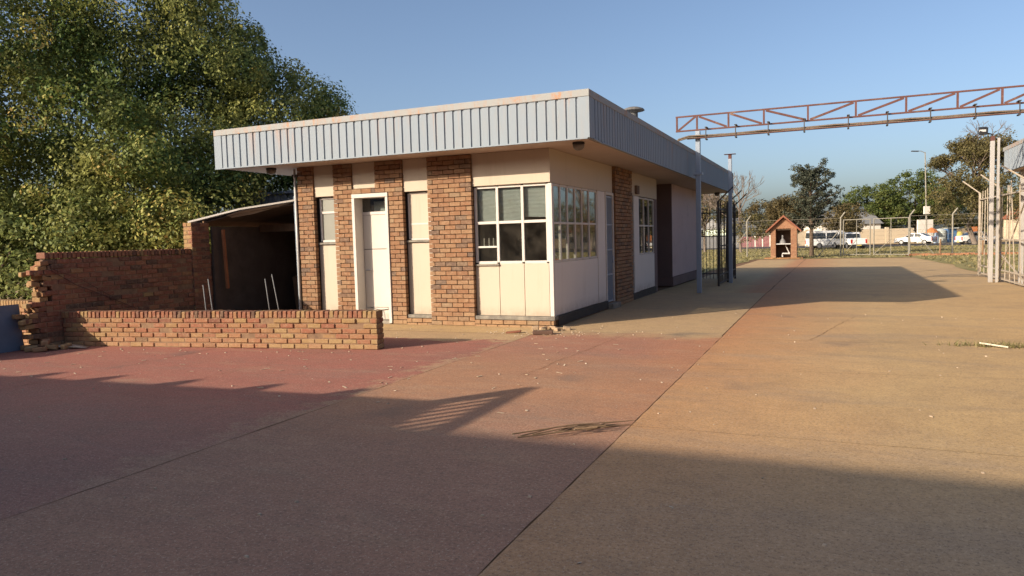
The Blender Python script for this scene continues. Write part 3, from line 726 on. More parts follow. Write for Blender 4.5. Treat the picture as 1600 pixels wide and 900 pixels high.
# curled board on the ground
mb = MB(); vs = []; n = 8
for i in range(n+1):
    t = i/n
    for s_ in (0,1):
        vs.append((lerp(-7.42,-6.72,t)+.12*s_, lerp(-4.30,-3.98,t)-.20*s_+.05*s_*t, .012+.05*math.sin(math.pi*t)*(1-.4*s_)))
fs = [(2*i,2*i+1,2*i+3,2*i+2) for i in range(n)]
mb.add(vs, fs); o = mb.build('curled_board', THIN_SHEET, smooth=True); so = o.modifiers.new('thick','SOLIDIFY'); so.thickness = .008
tag(o, 'thin curled grey board lying at the left foot of the knee-high wall', 'board')

# ------------------------------------------------------------------ lean-to shed between tall wall and office
sh = thing('lean_to_shed', (-6.5,1.2,0), 'dark open lean-to shed with a bent white-edged roof sheet beside the office', 'shed')
rp = [(-7.62,-.98,2.12),(-6.62,-.55,2.36),(-5.60,.0,2.52)]
mb = MB(); vs = []
for (x,y,z) in rp: vs += [(x,y,z),(x,y+3.6,z-.03),(x,y,z-.018),(x,y+3.6,z-.048)]
for i in (0,4): mb.add(vs, [(i,i+4,i+5,i+1),(i+2,i+3,i+7,i+6),(i,i+2,i+6,i+4),(i+1,i+5,i+7,i+3)])
mb.build('roof_sheet', STEEL_GREY, sh, fix=True)
SHADE_PLASTER = mat('shade_plaster', (.13,.095,.07), (.085,.06,.045), 3, .95)  # dark tone painting the deep shade inside shed and kiosk
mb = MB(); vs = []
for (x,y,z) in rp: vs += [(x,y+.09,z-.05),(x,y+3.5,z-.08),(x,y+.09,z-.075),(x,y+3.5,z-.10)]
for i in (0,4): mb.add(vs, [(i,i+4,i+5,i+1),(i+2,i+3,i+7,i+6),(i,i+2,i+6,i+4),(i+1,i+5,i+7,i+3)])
mb.build('shade_ceiling', SHADE_PLASTER, sh, fix=True)  # added dark layer under the roof sheet, painting the inner shade
mb = MB(); mb.box(-7.30,-7.24,-.72,2.55,.02,2.02); mb.box(-5.66,-5.60,-.02,2.55,.02,2.40); mb.build('shade_lining', SHADE_PLASTER, sh)  # added dark sheets painting shade over the shed's side walls
mb = MB(); 
for p, q in zip(rp[:-1], rp[1:]): mb.bar((p[0],p[1]-.012,p[2]), (q[0],q[1]-.012,q[2]), .02, .035)
mb.build('edge_trim', WHITE, sh)
mb = MB(); mb.add([(-6.95,-.62,2.24),(-6.62,-.535,2.33),(-5.75,-.03,2.47),(-6.5,-.30,2.27),(-6.9,-.5,2.20)], [(0,1,2,3,4)]); o = mb.build('sagging_flap', THIN_SHEET, sh); so = o.modifiers.new('thick','SOLIDIFY'); so.thickness = .01
mb = MB(); mb.box(-7.22,-5.62,.62,.72,1.90,2.06); mb.build('fascia_beam', TIMBER, sh)
mb = MB(); brick_panel(mb, (-7.24,2.50,0), (1,0,0), (0,1,0), 1.60, 0, 1.96, .004, 0, None, br_bias); p = mb.build('back_wall', WALL_BRICK, sh)
MB().box(-7.5,-5.52,2.51,2.75,0,2.40).build('mortar', MORTAR_DARK, p)
mb = MB(); mb.bar((-7.12,-.55,1.95),(-7.10,-.52,.72), .05); mb.build('rusty_post', mat('orange_rust', (.38,.15,.06), (.28,.1,.05), 7, .9), sh)
mb = MB(); mb.bar((-7.32,-.86,2.13),(-7.32,-.86,1.85), .035); mb.build('roof_strut', TIMBER, sh)
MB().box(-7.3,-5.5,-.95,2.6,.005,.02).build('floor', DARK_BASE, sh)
def rods(label, group, segs):
    for p, q in segs:
        tag(MB().tube([p,q], .009, 7).build('steel_rod', GREY_WALL, smooth=True), label, 'rod', group)
rods('thin upright steel rod sticking up behind the knee-high wall', 'thin rods behind the low wall', [((-5.72,-2.4,0),(-5.80,-2.4,.92)),((-5.50,-2.45,0),(-5.62,-2.45,1.03)),((-4.98,-1.6,0),(-5.10,-1.6,.98)),((-4.78,-1.55,0),(-4.98,-1.55,1.06))])
tag(MB().obox((-6.75,1.7,.45), (.30,.05,0), (-.04,.22,.05), (0,-.05,.45)).build('old_board', TIMBER, bevel=.01), 'dim brown board propped against the back wall of the lean-to shed', 'board')
bk = MB(); bk.lathe((-6.0,1.4,0), [(.13,0),(.17,.42),(.18,.43)]); tag(bk.build('bucket', BUCKET), 'grey plastic bucket in the dark lean-to shed', 'bucket')

# corrugated outbuilding behind the shed
ob = thing('corrugated_outbuilding', (-8.5,6,0), 'blue-grey corrugated outbuilding under the tree behind the lean-to shed', 'building')
mb = MB(); ribs(mb, (-11.5,4.4,0), (1,0,0), (0,-1,0), 5.8, .0, 3.05, pitch=.25, d=.03); mb.build('wall_sheet', BLUE_SHEET, ob)
mb = MB(); mb.box(-11.45,-5.72,4.43,7.5,0,3.0); mb.box(-11.6,-5.6,4.25,7.7,3.05,3.12); mb.build('roof', BLUE_SHEET, ob)

# ------------------------------------------------------------------ gate portal, poles, gates
gp = thing('pipe_bridge', (5,7.9,0), 'rusty lattice girder on a grey post carrying black cables over the driveway', 'gantry')
for x, t in ((1.26, 0), (8.95, 1)):
    p = MB(); p.box(x-.06,x+.06,7.84,7.96,0,4.33); p = p.build('post', POLE_BLUE, gp, bevel=.008)
mb = MB(); mb.box(1.14,1.38,7.80,8.0,3.17,3.23); mb.build('clamp_band', STEEL_GREY, gp)
tr = MB(); zb, zt = 4.36, 4.74; ty = 7.9
tr.bar((.68,ty,zb),(10.2,ty,zb), .045, .038); tr.bar((.68,ty,zt),(10.2,ty,zt), .045, .038)
vx = [.71,1.24,2.05,2.93,3.98,5.07,6.16,7.22,8.1,8.95,9.8]
for x in vx: tr.bar((x,ty,zb+.02),(x,ty,zt-.02), .045, .045)
tr.bar((.74,ty+.004,zb+.02),(1.20,ty+.004,zt-.02), .045)
for i in range(1, len(vx)-1):
    a, b = vx[i], vx[i+1]
    if i <= 3: tr.bar((a+.05,ty+.004,zt-.03),(b-.05,ty+.004,zb+.03), .045, .05)
    else: tr.bar((a+.05,ty+.004,zb+.03),(b-.05,ty+.004,zt-.03), .045, .05)
tr.build('girder', RUST, gp)
cb = MB()
for k in range(5):
    oy, oz = .05*math.cos(k*1.9), .025*math.sin(k*2.3)
    pts = [(.62,ty-.25+oy,3.95),(.80,ty-.24+oy,4.10+oz),(1.05,ty-.18+oy,4.17+oz)]
    pts += [(1.3+.55*i, ty-.15+oy, 4.16+oz+.012*math.sin(i*2.1+k*2)) for i in range(17)]
    cb.tube(pts, .018+.004*(k%2), 6)
cb.build('cable_bundle', CABLE, gp, smooth=True)
mb = MB(); mb.bar((1.0,ty-.15,4.125),(10.1,ty-.15,4.125), .12, .018); mb.build('cable_tray', RUST, gp)
for x in (1.5,2.25,3.05,3.9,4.9,5.75,6.65,7.55,8.4):
    hg = MB(); hg.box(x-.012,x+.012,ty-.215,ty-.20,4.08,4.38); hg.box(x-.02,x+.02,ty-.22,ty+.0,4.07,4.10); hg.box(x-.03,x+.03,ty-.23,ty+.03,4.385,4.40)
    hg.build('hanger', DARK_STEEL, gp)
def gate_post(x, y, ztop, label, mats):
    r = thing('gate_post', (x,y,H(y)), label, 'post')
    MB().box(x-.055,x+.055,y-.055,y+.055,H(y),ztop-.14).build('shaft', mats, r, bevel=.008)
    MB().box(x-.05,x+.05,y-.05,y+.05,ztop-.139,ztop).build('rusty_head', RUST, r)
    return r
g2 = gate_post(1.50,12.7,4.15,'plain grey steel post with a flat cap plate at the office roof corner', POLE_BLUE)
MB().box(1.32,1.68,12.6,12.8,4.152,4.165).build('cap_plate', RUST, g2)
g3 = gate_post(8.78,12.9,4.18,'pale grey steel post with a floodlight by the right-hand gate', POLE_PAINT)
MB().box(8.90,8.96,12.87,12.93,-.04,4.12).build('conduit', POLE_PAINT, g3)
flo = MB(); flo.obox((8.52,12.75,4.33), (.11,.02,0), (-.01,.05,.02), (0,-.03,.10)); fl_ = flo.build('floodlight', BLACK, g3, bevel=.01)
b = MB(); b.obox((8.50,12.69,4.33), (.085,.012,0), (0,.004,.0), (0,-.012,.03)); b.build('lamp_glass', LAMP, g3)
MB().bar((8.6,12.85,4.28),(8.80,12.9,4.22), .03).build('lamp_arm', DARK_STEEL, g3)

def bar_gate(x, ya, yb, hgt, label, m, lean=0, arms=(), mid=(.35,1.25), dbl=0, step=.125):
    r = thing('sliding_gate' if False else 'barred_gate', (x,(ya+yb)/2,H((ya+yb)/2)), label, 'gate')
    z0 = H((ya+yb)/2)
    fr = MB(); 
    for y in (ya, lerp(ya,yb,.52), yb): fr.box(x-.03,x+.03,y-.03,y+.03,z0,z0+hgt)
    for z in (.10,)+mid+(hgt-.22,): fr.box(x-.02,x+.02,ya+.03,yb-.03,z0+z-.02,z0+z+.02)
    fr.build('frame', m, r)
    bs = MB(); y = ya+.12
    while y < yb-.05:
        bs.tube([(x,y,z0+.06),(x+random.gauss(0,.04),y+random.gauss(0,.05),z0+hgt+random.uniform(-.02,.12))], .014, 5); y += step
    bs.build('bars', m, r)
    for y, dx in arms:
        MB().bar((x,y,z0+hgt),(x+dx,y,z0+hgt+.42), .035).build('barbed_arm', m, r)
    if dbl:
        b2 = MB(); b2.bar((x,ya+.05,z0+.15),(x,yb-.05,z0+hgt*.55), .03); b2.bar((x,ya+.05,z0+hgt*.9),(x,lerp(ya,yb,.5),z0+.3), .03); b2.build('brace', m, r)
    return r
bar_gate(1.36, 10.9, 15.1, 2.62, 'dark barred steel gate folded back behind the clamped post beneath the roof edge', DARK_STEEL, arms=((10.9,.45),(13.1,.45),(15.1,.42)), step=.27)
bar_gate(9.08, 10.0, 16.6, 2.75, 'pale rusty barred gate folded back beneath the right-hand canopy', PALE_STEEL, arms=((16.6,-.5),(13.4,-.5),(10.0,-.6)), dbl=1, step=.62)
# fence closing the gap between rear block and post
r = thing('steel_fence', (.7,15.4,H(15.4)), 'short dark palisade fence closing the gap behind the grey gate post', 'fence')
mb = MB()
for i in range(11): mb.tube([(.06+i*.125,15.4,H(15)),(.06+i*.125,15.4,2.55)], .012, 5)
mb.build('bars', DARK_STEEL, r)
for z in (.12,1.5,2.35): MB().box(.03,1.34,15.38,15.42,z-.02,z+.02).build('rail', DARK_STEEL, r)

# ------------------------------------------------------------------ right-hand gatehouse canopy
rb = thing('gatehouse_canopy', (11.5,6,0), 'pale corrugated canopy corner of the opposite gatehouse at the right edge', 'building')
cx0, cx1, cy0, cy1, cb_, ct = 9.0, 15, -3.5, 12.45, 3.09, 3.78
mb = MB(); mb.box(cx0+.05,cx1-.05,cy0+.05,cy1-.05,cb_+.3,ct-.08); mb.build('roof', STEEL_GREY, rb)
mb = MB(); mb.box(cx0+.04,cx1-.04,cy0+.04,cy1-.04,cb_,cb_+.05); mb.build('soffit', SOFFIT, rb)
mb = MB(); ribs(mb, (cx0,cy1-.1,0), (0,-1,0), (-1,0,0), cy1-cy0-.2, cb_, ct-.08); ribs(mb, (cx0+.1,cy0,0), (1,0,0), (0,-1,0), cx1-cx0-.2, cb_, ct-.08); ribs(mb, (cx1-.1,cy1,0), (-1,0,0), (0,1,0), cx1-cx0-.2, cb_, ct-.08); ribs(mb, (cx1,cy0+.1,0), (0,1,0), (1,0,0), cy1-cy0-.2, cb_, ct-.08)
mb.build('parapet_cladding', CLAD, rb)
mb = MB(); mb.box(cx0+.003,cx0+.04,cy0+.01,cy1-.01,cb_+.01,ct-.02); mb.box(cx0+.05,cx1-.05,cy1-.04,cy1-.003,cb_+.01,ct-.02); mb.build('parapet_frame', CLAD, rb)
mb = MB(); mb.box(cx0-.04,cx0+.12,cy0-.04,cy1+.04,ct-.1,ct); mb.box(cx0+.122,cx1+.04,cy1-.12,cy1+.04,ct-.1,ct); mb.build('flashing', FLASH, rb)
mb = MB(); mb.box(10.6,14.4,-2.2,8.2,0,3.09); mb.build('wall', mat('brown_brickwork', (.21,.105,.065), (.15,.08,.055), 9, .9, bump=.4, stretch=(1,1,3)), rb)
mb = MB(); mb.box(9.22,9.32,11.6,11.7,-.04,3.08); mb.build('canopy_post', POLE_PAINT, rb)

# ------------------------------------------------------------------ chain-link fence beyond the yard
fpts = [(-26,47.5),(-20,48),(-14,48.6),(-8,49.4),(-1.68,49.6),(5.21,48.4)]
fpts2 = [(9.85,48.8),(12.5,48.3),(18.5,47.2),(25,46),(32,45)]
def fence(name, pts, label, hgt=2.9):
    c = pts[len(pts)//2]; r = thing(name, (c[0],c[1],H(c[1])), label, 'fence')
    for i, (x,y) in enumerate(pts):
        z = H(y); p = MB(); p.tube([(x,y,z),(x,y,z+hgt),(x+.30,y-.05,z+hgt+.42)], .055, 8); p.build('post', FENCE_STEEL, r)
        if i in (0, len(pts)-1) or i % 2 == 0:
            b = MB(); sgn = -1 if i else 1
            b.tube([(x,y,z+hgt*.72),(x+sgn*1.6,y-.05,z)], .035, 6); b.build('stay', FENCE_STEEL, r)
    wr = MB()
    for (p, q) in zip(pts[:-1], pts[1:]):
        for k in range(9):
            z = .15+k*.34; wr.tube([(p[0],p[1],H(p[1])+z),(q[0],q[1],H(q[1])+z)], .006 if k < 8 else .012, 4, cap=False)
        L = math.hypot(q[0]-p[0], q[1]-p[1]); n = int(L/.45)
        for k in range(n):                              # coarse diamond mesh
            for sg in (0, 1):
                a, b = k/n, min(1,(k+2.5)/n)
                z0, z1 = (.1, 2.8) if sg else (2.8, .1)
                wr.tube([(lerp(p[0],q[0],a),lerp(p[1],q[1],a),H(p[1])+z0),(lerp(p[0],q[0],b),lerp(p[1],q[1],b),H(p[1])+z1)], .004, 3, cap=False)
    o = wr.build('wire_mesh', WIRE, r)
    return r
fence('chain_link_fence', fpts, 'chain-link fence with cranked posts running behind the brick kiosk')
fence('chain_link_fence', fpts2, 'chain-link fence with cranked posts to the right of the wire gates')
def wire_gate(xa, ya, xb, yb, label):
    r = thing('wire_gate', ((xa+xb)/2,(ya+yb)/2,H(ya)), label, 'gate'); z = H(ya)
    m = MB()
    for t in (0,.5,1): x, y = lerp(xa,xb,t), lerp(ya,yb,t); m.tube([(x,y,z+.05),(x,y,z+2.75)], .04 if t != .5 else .025, 7)
    for zz in (.12,2.72): m.tube([(xa,ya,z+zz),(xb,yb,z+zz)], .03, 7)
    m.tube([(xa,ya,z+.15),(lerp(xa,xb,.5),lerp(ya,yb,.5),z+1.2)], .022, 6)
    m.build('frame', FENCE_STEEL, r)
    w = MB()
    for k in range(1,9): w.tube([(xa,ya,z+k*.3),(xb,yb,z+k*.3)], .005, 3, cap=False)
    w.build('wire_mesh', WIRE, r)
wire_gate(5.40,48.3,7.18,47.6,'left leaf of the wire gates in front of the white pickup')
wire_gate(7.42,47.5,9.55,46.2,'right leaf of the wire gates, the wider one before the green trees')
for x, y, hgt, lab in ((11.6,47.2,1.15,'short timber stub nearest the white car by the verge'),(14.2,47.4,1.0,'short brown timber stub under the orange board')):
    tag(MB().tube([(x,y,H(y)),(x+.03,y,H(y)+hgt)], .06, 8).build('timber_stub', TIMBER), lab, 'post')
mb = MB(); 
for i in range(60):
    x = 9.6+i*.38; mb.obox((x,46.6-.05*i*.38+random.gauss(0,.1),H(46)+.05), (.25,random.gauss(0,.05),0), (0,.14,0), (0,0,.07+random.random()*.05))
tag(mb.build('earth_bank', mat('red_earth', (.30,.15,.08), (.24,.11,.06), 3, .95), bevel=.03), 'low bank of reddish earth along the foot of the fence', 'bank', kind='stuff')

# ------------------------------------------------------------------ brick kiosk
kx, ky = 1.42, 44.4; kz = H(ky)
k = thing('brick_kiosk', (kx,ky,kz), 'small gabled brick kiosk with a red tiled roof at the end of the driveway', 'kiosk')
hw, dp, wt, hh = .88, .75, .34, 2.15
mb = MB()
for a, b in ((-hw,-hw+wt),(hw-wt-.06,hw)):
    brick_panel(mb, (kx+a,ky-dp,kz), (1,0,0), (0,1,0), b-a, 0, hh, .003)
mb.box(kx-hw+.004,kx-hw+wt-.006,ky-dp+.012,ky+dp,kz,kz+hh,.4); mb.box(kx+hw-wt-.05,kx+hw-.004,ky-dp+.012,ky+dp,kz,kz+hh,.6)

mb.prism([(-hw,hh),(hw,hh),(0,hh+.75)], (kx,ky-dp+.01,kz), (1,0,0), (0,0,1), (0,.2,0)); mb.prism([(-hw,hh),(hw,hh),(0,hh+.75)], (kx,ky+dp-.2,kz), (1,0,0), (0,0,1), (0,.2,0))
mb.build('wall', RED_BRICK, k)
mb = MB(); rp_ = [(-hw-.32,hh-.28),(0,hh+.82),(hw+.32,hh-.28),(hw+.32,hh-.14),(0,hh+.97),(-hw-.32,hh-.14)]
mb.prism(rp_[:2]+rp_[4:], (kx,ky-dp-.3,kz), (1,0,0), (0,0,1), (0,2*dp+.6,0)); mb.prism([rp_[1],rp_[2],rp_[3],rp_[4]], (kx,ky-dp-.3,kz), (1,0,0), (0,0,1), (0,2*dp+.6,0))
mb.build('roof', RED_TILE, k, fix=True)
MB().box(kx-hw+wt,kx+hw-wt-.06,ky+dp-.2,ky+dp,kz,kz+hh).build('back_wall', SHADE_PLASTER, k)  # kiosk opening darkened: shade painted on back wall and ceiling
MB().box(kx-hw+wt,kx+hw-wt-.06,ky-dp+.15,ky+dp-.2,kz+hh-.1,kz+hh).build('shade_ceiling', SHADE_PLASTER, k)
MB().box(kx-hw+wt,kx+hw-wt-.06,ky-dp+.05,ky+dp-.2,kz+1.02,kz+1.08).build('counter', WHITE_PIPE, k)
mb = MB(); mb.box(kx-1.3,kx+1.3,ky-1.2,ky+1.2,kz-.02,kz+.06); mb.build('plinth', mat('earth_plinth', (.34,.17,.08), None, 2, .9), k)
t = thing('water_valve', (kx-.05,ky-.3,kz+.06), 'white pipes and meter standing inside the brick kiosk', 'pipework')
mb = MB(); mb.tube([(kx-.1,ky-.3,kz+.1),(kx-.1,ky-.3,kz+.35),(kx+.4,ky-.3,kz+.35)], .06, 8); mb.tube([(kx+.1,ky-.25,kz+.95),(kx+.35,ky-.25,kz+.4)], .035, 8); mb.build('pipe', WHITE_PIPE, t)
mb = MB(); mb.lathe((kx-.1,ky-.2,kz+1.08), [(.28,0),(.2,.2),(.07,.35),(.06,.6)]); mb.build('meter_cone', GREY_WALL, t)

# ------------------------------------------------------------------ vehicles
def vehicle(name, loc, rz, label, cat, prof, wid, sidew, frontw, rearw, wheels, wr, belt, taper, extras=None):
    """prof: (x,z) outline front at +x; sidew: list of window polygons (x,z); frontw/rearw: (xb,zb,xt,zt) glass strips"""
    r = bpy.data.objects.new(name, None); COL.objects.link(r); r.location = loc; r.rotation_euler = (0,0,rz); tag(r, label, cat)
    hy = lambda z: wid/2*(1-taper*max(0, z-belt))
    n = len(prof); vs = [(x,-hy(z),z) for x, z in prof] + [(x,hy(z),z) for x, z in prof]
    mb = MB(); mb.add(vs, [tuple(range(n)), tuple(range(2*n-1,n-1,-1))]+[(i,i+n,(i+1)%n+n,(i+1)%n) for i in range(n)])
    body = mb.build('body', CAR_WHITE, r, bevel=.05, fix=True)
    for s_ in (-1,1):
        for poly in sidew:
            m = MB(); k = len(poly); o = .012
            vs = [(x,s_*(hy(z)+o),z) for x, z in poly]+[(x,s_*(hy(z)-.03),z) for x, z in poly]
            m.add(vs, [tuple(range(k)), tuple(range(2*k-1,k-1,-1))]+[(i,i+k,(i+1)%k+k,(i+1)%k) for i in range(k)]); m.build('side_window', CAR_GLASS, r, fix=True)
    for nm, (xb,zb,xt,zt), sg in (('windscreen', frontw, 1), ('rear_window', rearw, -1)):
        m = MB(); w0, w1 = hy(zb)-.1, hy(zt)-.12
        m.add([(xb+sg*.015,-w0,zb),(xb+sg*.015,w0,zb),(xt+sg*.015,w1,zt),(xt+sg*.015,-w1,zt),(xb-sg*.03,-w0,zb),(xb-sg*.03,w0,zb),(xt-sg*.03,w1,zt),(xt-sg*.03,-w1,zt)], MB.BOXF); m.build(nm, CAR_GLASS, r, fix=True)
    for wx in wheels:
        for s_ in (-1,1):
            w = MB(); w.tube([(wx,s_*(wid/2-.20),wr),(wx,s_*(wid/2+.01),wr)], wr, 18); w = w.build('wheel', TYRE, r)
            h = MB(); h.tube([(wx,s_*(wid/2-.02),wr),(wx,s_*(wid/2+.022),wr)], wr*.62, 14); h.build('rim', HUB, w)
    xf, xr = max(p[0] for p in prof), min(p[0] for p in prof)
    for s_ in (-1,1):
        m = MB(); m.box(xf-.16,xf-.03,s_*wid*.36-.16,s_*wid*.36+.16,belt-.28,belt-.12); m.build('headlight', LAMP, r)
        m = MB(); zt = belt-.05; m.box(xr-.015,xr+.12,s_*(wid/2-.10)-.085,s_*(wid/2-.10)+.085,zt-.42,zt); m.build('tail_light', TAIL, r)
    m = MB(); m.box(xf-.12,xf+.05,-wid/2+.06,wid/2-.06,.26,.46); m.build('bumper', BLACK if name == 'pickup_truck' else CAR_WHITE, r, bevel=.03)
    m = MB(); m.box(xr-.06,xr+.12,-wid/2+.06,wid/2-.06,.28,.48); m.build('bumper', BLACK if name == 'pickup_truck' else CAR_WHITE, r, bevel=.03)
    m = MB(); m.box(xr-.066,xr-.06,-.25,.25,.34,.45) ; m.build('number_plate', YELLOW, r)
    for s_ in (-1,1):
        xm = frontw[0]-.35
        m = MB(); m.box(xm-.05,xm+.06,s_*(wid/2+.10)-.08,s_*(wid/2+.10)+.08,belt+.02,belt+.20); m.build('mirror', BLACK, r, bevel=.02)
    return r
van = [(2.35,.35),(2.42,.75),(2.35,1.0),(2.05,1.12),(1.35,1.92),(1.1,2.03),(-2.2,2.06),(-2.38,1.95),(-2.45,1.1),(-2.42,.32)]
vehicle('minibus', (4.4,79.6,-.45), R(20), 'white minibus taxi with a row of dark windows behind the fence', 'minibus', van, 1.75,
  [[(1.85,1.15),(1.28,1.80),(.75,1.80),(.75,1.15)],[(.62,1.15),(.62,1.80),(-.62,1.80),(-.62,1.15)],[(-.74,1.15),(-.74,1.80),(-2.15,1.80),(-2.15,1.15)]],
  (2.02,1.16,1.40,1.88), (-2.44,1.2,-2.40,1.82), (1.55,-1.45), .33, 1.05, .10)
pick = [(2.45,.45),(2.5,.8),(2.35,1.0),(1.3,1.10),(.75,1.70),(.55,1.78),(-.75,1.78),(-.95,1.68),(-1.0,1.12),(-2.4,1.12),(-2.45,.45)]
vehicle('pickup_truck', (6.35,75.6,-.44), R(112), 'white double-cab pickup seen from the tail beside the minibus', 'pickup', pick, 1.75,
  [[(1.15,1.14),(.68,1.64),(.15,1.64),(.15,1.14)],[(.07,1.14),(.07,1.64),(-.72,1.64),(-.85,1.14)]], (1.24,1.16,.80,1.66), (-1.0,1.18,-.97,1.62), (1.55,-1.5), .37, 1.08, .14)
sed = [(2.15,.35),(2.22,.62),(2.05,.82),(1.05,.93),(.35,1.40),(.1,1.46),(-.75,1.44),(-1.55,1.04),(-2.12,.98),(-2.2,.7),(-2.15,.35)]
vehicle('sedan_car', (14.3,92.6,-.45), R(155), 'white four-door saloon car driving past the stalls', 'car', sed, 1.7,
  [[(.95,.96),(.35,1.34),(-.12,1.36),(-.12,.96)],[(-.2,.96),(-.2,1.36),(-.72,1.34),(-1.2,1.0)]], (1.0,.97,.40,1.36), (-1.5,1.08,-.82,1.40), (1.35,-1.35), .31, .92, .30)
vehicle('hatchback_car', (20.6,90,-.45), R(20), 'white car half hidden behind the right gate post', 'car', sed, 1.7,
  [[(.95,.96),(.35,1.34),(-.12,1.36),(-.12,.96)],[(-.2,.96),(-.2,1.36),(-.72,1.34),(-1.2,1.0)]], (1.0,.97,.40,1.36), (-1.5,1.08,-.82,1.40), (1.35,-1.35), .31, .92, .30)

# ------------------------------------------------------------------ walls, houses and stalls across the road
def wall_run(name, pts, h, m, label, cat='wall', th=.25, pier=None):
    c = pts[len(pts)//2]; r = thing(name, (c[0],c[1],-.45), label, cat); mb = MB(); pr_ = MB(); n_ = 0
    for p, q in zip(pts[:-1], pts[1:]):
        d = Vector((q[0]-p[0],q[1]-p[1],0)); L = d.length; d.normalize(); nrm = Vector((-d.y,d.x,0))
        mid = Vector(((p[0]+q[0])/2,(p[1]+q[1])/2,-.45+h/2)); mb.obox(mid, d*L/2, nrm*th/2, (0,0,h/2))
        if pier:
            kk = int(L/pier)
            for i in range(kk+1): c_ = Vector((p[0],p[1],-.45+(h+.2)/2))+d*(i*pier); pr_.obox(c_, d*.22, nrm*(th/2+.06), (0,0,(h+.2)/2)); n_ += 1
    mb.build('panel', m, r)
    if n_: pr_.build('pier', m, r)
    return r
wall_run('roadside_wall', [(-2.5,99),(8,103.5),(15.4,106.5)], 2.1, WALL_CREAM, 'long cream rendered garden wall across the road behind the minibus', pier=4.2)
wall_run('roadside_wall', [(-14,93),(-7.4,95.0)], 1.7, GREY_WALL, 'short dark grey wall panel left of the brick kiosk across the road')
def house(x, y, w, d, h, rh, m, rm, label, rz=.3, wins=3):
    r = thing('house', (x,y,-.45), label, 'house'); r.rotation_euler = (0,0,rz)
    r['_o'] = (0,0,0)
    MB().box(-w/2,w/2,-d/2,d/2,0,h).build('wall', m, r)
    ro = MB(); ro.prism([(-d/2-.4,h+.003),(d/2+.4,h+.003),(0,h+rh)], (-w/2-.3,0,0), (0,1,0), (0,0,1), (w+.6,0,0)); ro.build('roof', rm, r, fix=True)
    for i in range(wins):
        xx = -w/2+w*(i+.5)/wins; f = MB().box(xx-.6,xx+.6,-d/2-.03,-d/2+.02,1.0,2.2).build('window', WHITE, r)
        MB().box(xx-.52,xx+.52,-d/2-.045,-d/2-.032,1.08,2.12).build('pane', CAR_GLASS, f)
    return r
house(6.0,114,9,7,2.9,1.9,WALL_PALE,GREY_WALL,'pale house with a grey roof rising behind the cream wall and minibus', .4)
house(-9.4,101,5.5,5,2.7,1.6,GREEN_WHITE,GREY_WALL,'pale green house with a gable beside the dark gate bars', .9, 2)
house(33,112,9,7,3,1.9,WALL_CREAM,RED_TILE,'red roofed house furthest right behind the barred gate', .4)
pf = thing('palisade_fence', (-4.5,96.5,-.45), 'maroon picket fence with white posts left of the brick kiosk', 'fence')
mb = MB(); wp = MB()
for i in range(30):
    t = i/29; x, y = lerp(-7.2,-1.6,t), lerp(95.2,97.6,t)
    (wp if i % 5 == 0 else mb).box(x-.07,x+.07,y-.03,y+.03,-.45,1.05 if i % 5 else 1.25)
mb.build('pickets', PINK, pf); wp.build('posts', WALL_PALE, pf)
# white sign wall, stalls
mb = MB(); mb.obox((16.4,102.6,1.15), (.95,.4,0), (-.06,.14,0), (0,0,1.6)); tag(mb.build('white_hoarding', WALL_PALE), 'tall blank white panel standing behind the white saloon car', 'hoarding')
um = thing('market_umbrella', (16.9,99.6,-.45), 'orange market umbrella over the stall beside the white saloon', 'umbrella')
mb = MB(); mb.tube([(16.9,99.6,-.45),(16.9,99.6,1.6)], .03, 6); mb.build('pole', STEEL_GREY, um)
mb = MB(); mb.lathe((16.9,99.6,.95), [(.85,0),(.55,.4),(.05,.7)], 10); mb.build('canopy', ORANGE, um)
dr = MB(); dr.lathe((17.3,98.6,-.45), [(.30,0),(.32,.9),(.2,1.05),(.2,1.3),(.05,1.4)], 12); tag(dr.build('plastic_drum', PALE_BLUE), 'pale blue plastic drum between the umbrella and the silver tank', 'drum')
tk = thing('water_tank', (18.0,100.9,-.45), 'ribbed silver water tank left of the blue container', 'tank')
mb = MB(); prof = [(.78,0)]
for i in range(6): prof += [(.78,.08+i*.26),(.74,.16+i*.26)]
prof += [(.78,1.62),(.4,1.85),(.15,1.92)]; mb.lathe((18.0,100.9,-.45), prof, 20); mb.build('shell', SILVER, tk)
ct = thing('blue_stall', (19.2,101.5,-.45), 'blue painted stall with a counter opening under the trees', 'stall')
mb = MB(); mb.obox((19.2,101.5,.5), (.55,.24,0), (-.24,.55,0), (0,0,.95)); mb.build('body', BLUE, ct)
mb = MB(); mb.obox((19.28,101.3,1.5), (.65,.28,0), (-.3,.68,0), (0,0,.05)); mb.build('roof', SILVER, ct)
mb = MB(); mb.obox((19.43,100.99,.8), (.4,.175,0), (-.01,.02,0), (0,0,.3)); mb.build('hatch', DARK_STEEL, ct)
yb = MB(); yb.lathe((20.3,101.6,-.45), [(.5,0),(.55,.5),(.5,1.2),(.3,1.45)], 14); tag(yb.build('yellow_drum', YELLOW), 'big yellow drum between the blue stall and the orange board', 'drum')
gb = MB(); gb.box(20.85,21.25,101.6,102.0,-.45,.75); gb.box(20.82,21.28,101.55,102.05,.753,.86); tag(gb.build('refuse_bin', GREY_WALL, bevel=.03), 'grey lidded refuse bin beside the yellow drum', 'bin')
obd = thing('orange_board', (21.9,102.2,-.45), 'square orange advertising board on two short legs beside the yellow drum', 'board')
mb = MB(); mb.obox((21.9,102.2,.75), (.62,.27,0), (-.02,.04,0), (0,0,.85)); mb.build('panel', ORANGE, obd)
mb = MB(); 
for s_ in (-.5,.5): mb.bar((21.9+s_,102.2+s_*.43,-.45),(21.9+s_,102.2+s_*.43,0), .08)
mb.build('leg', TIMBER, obd)
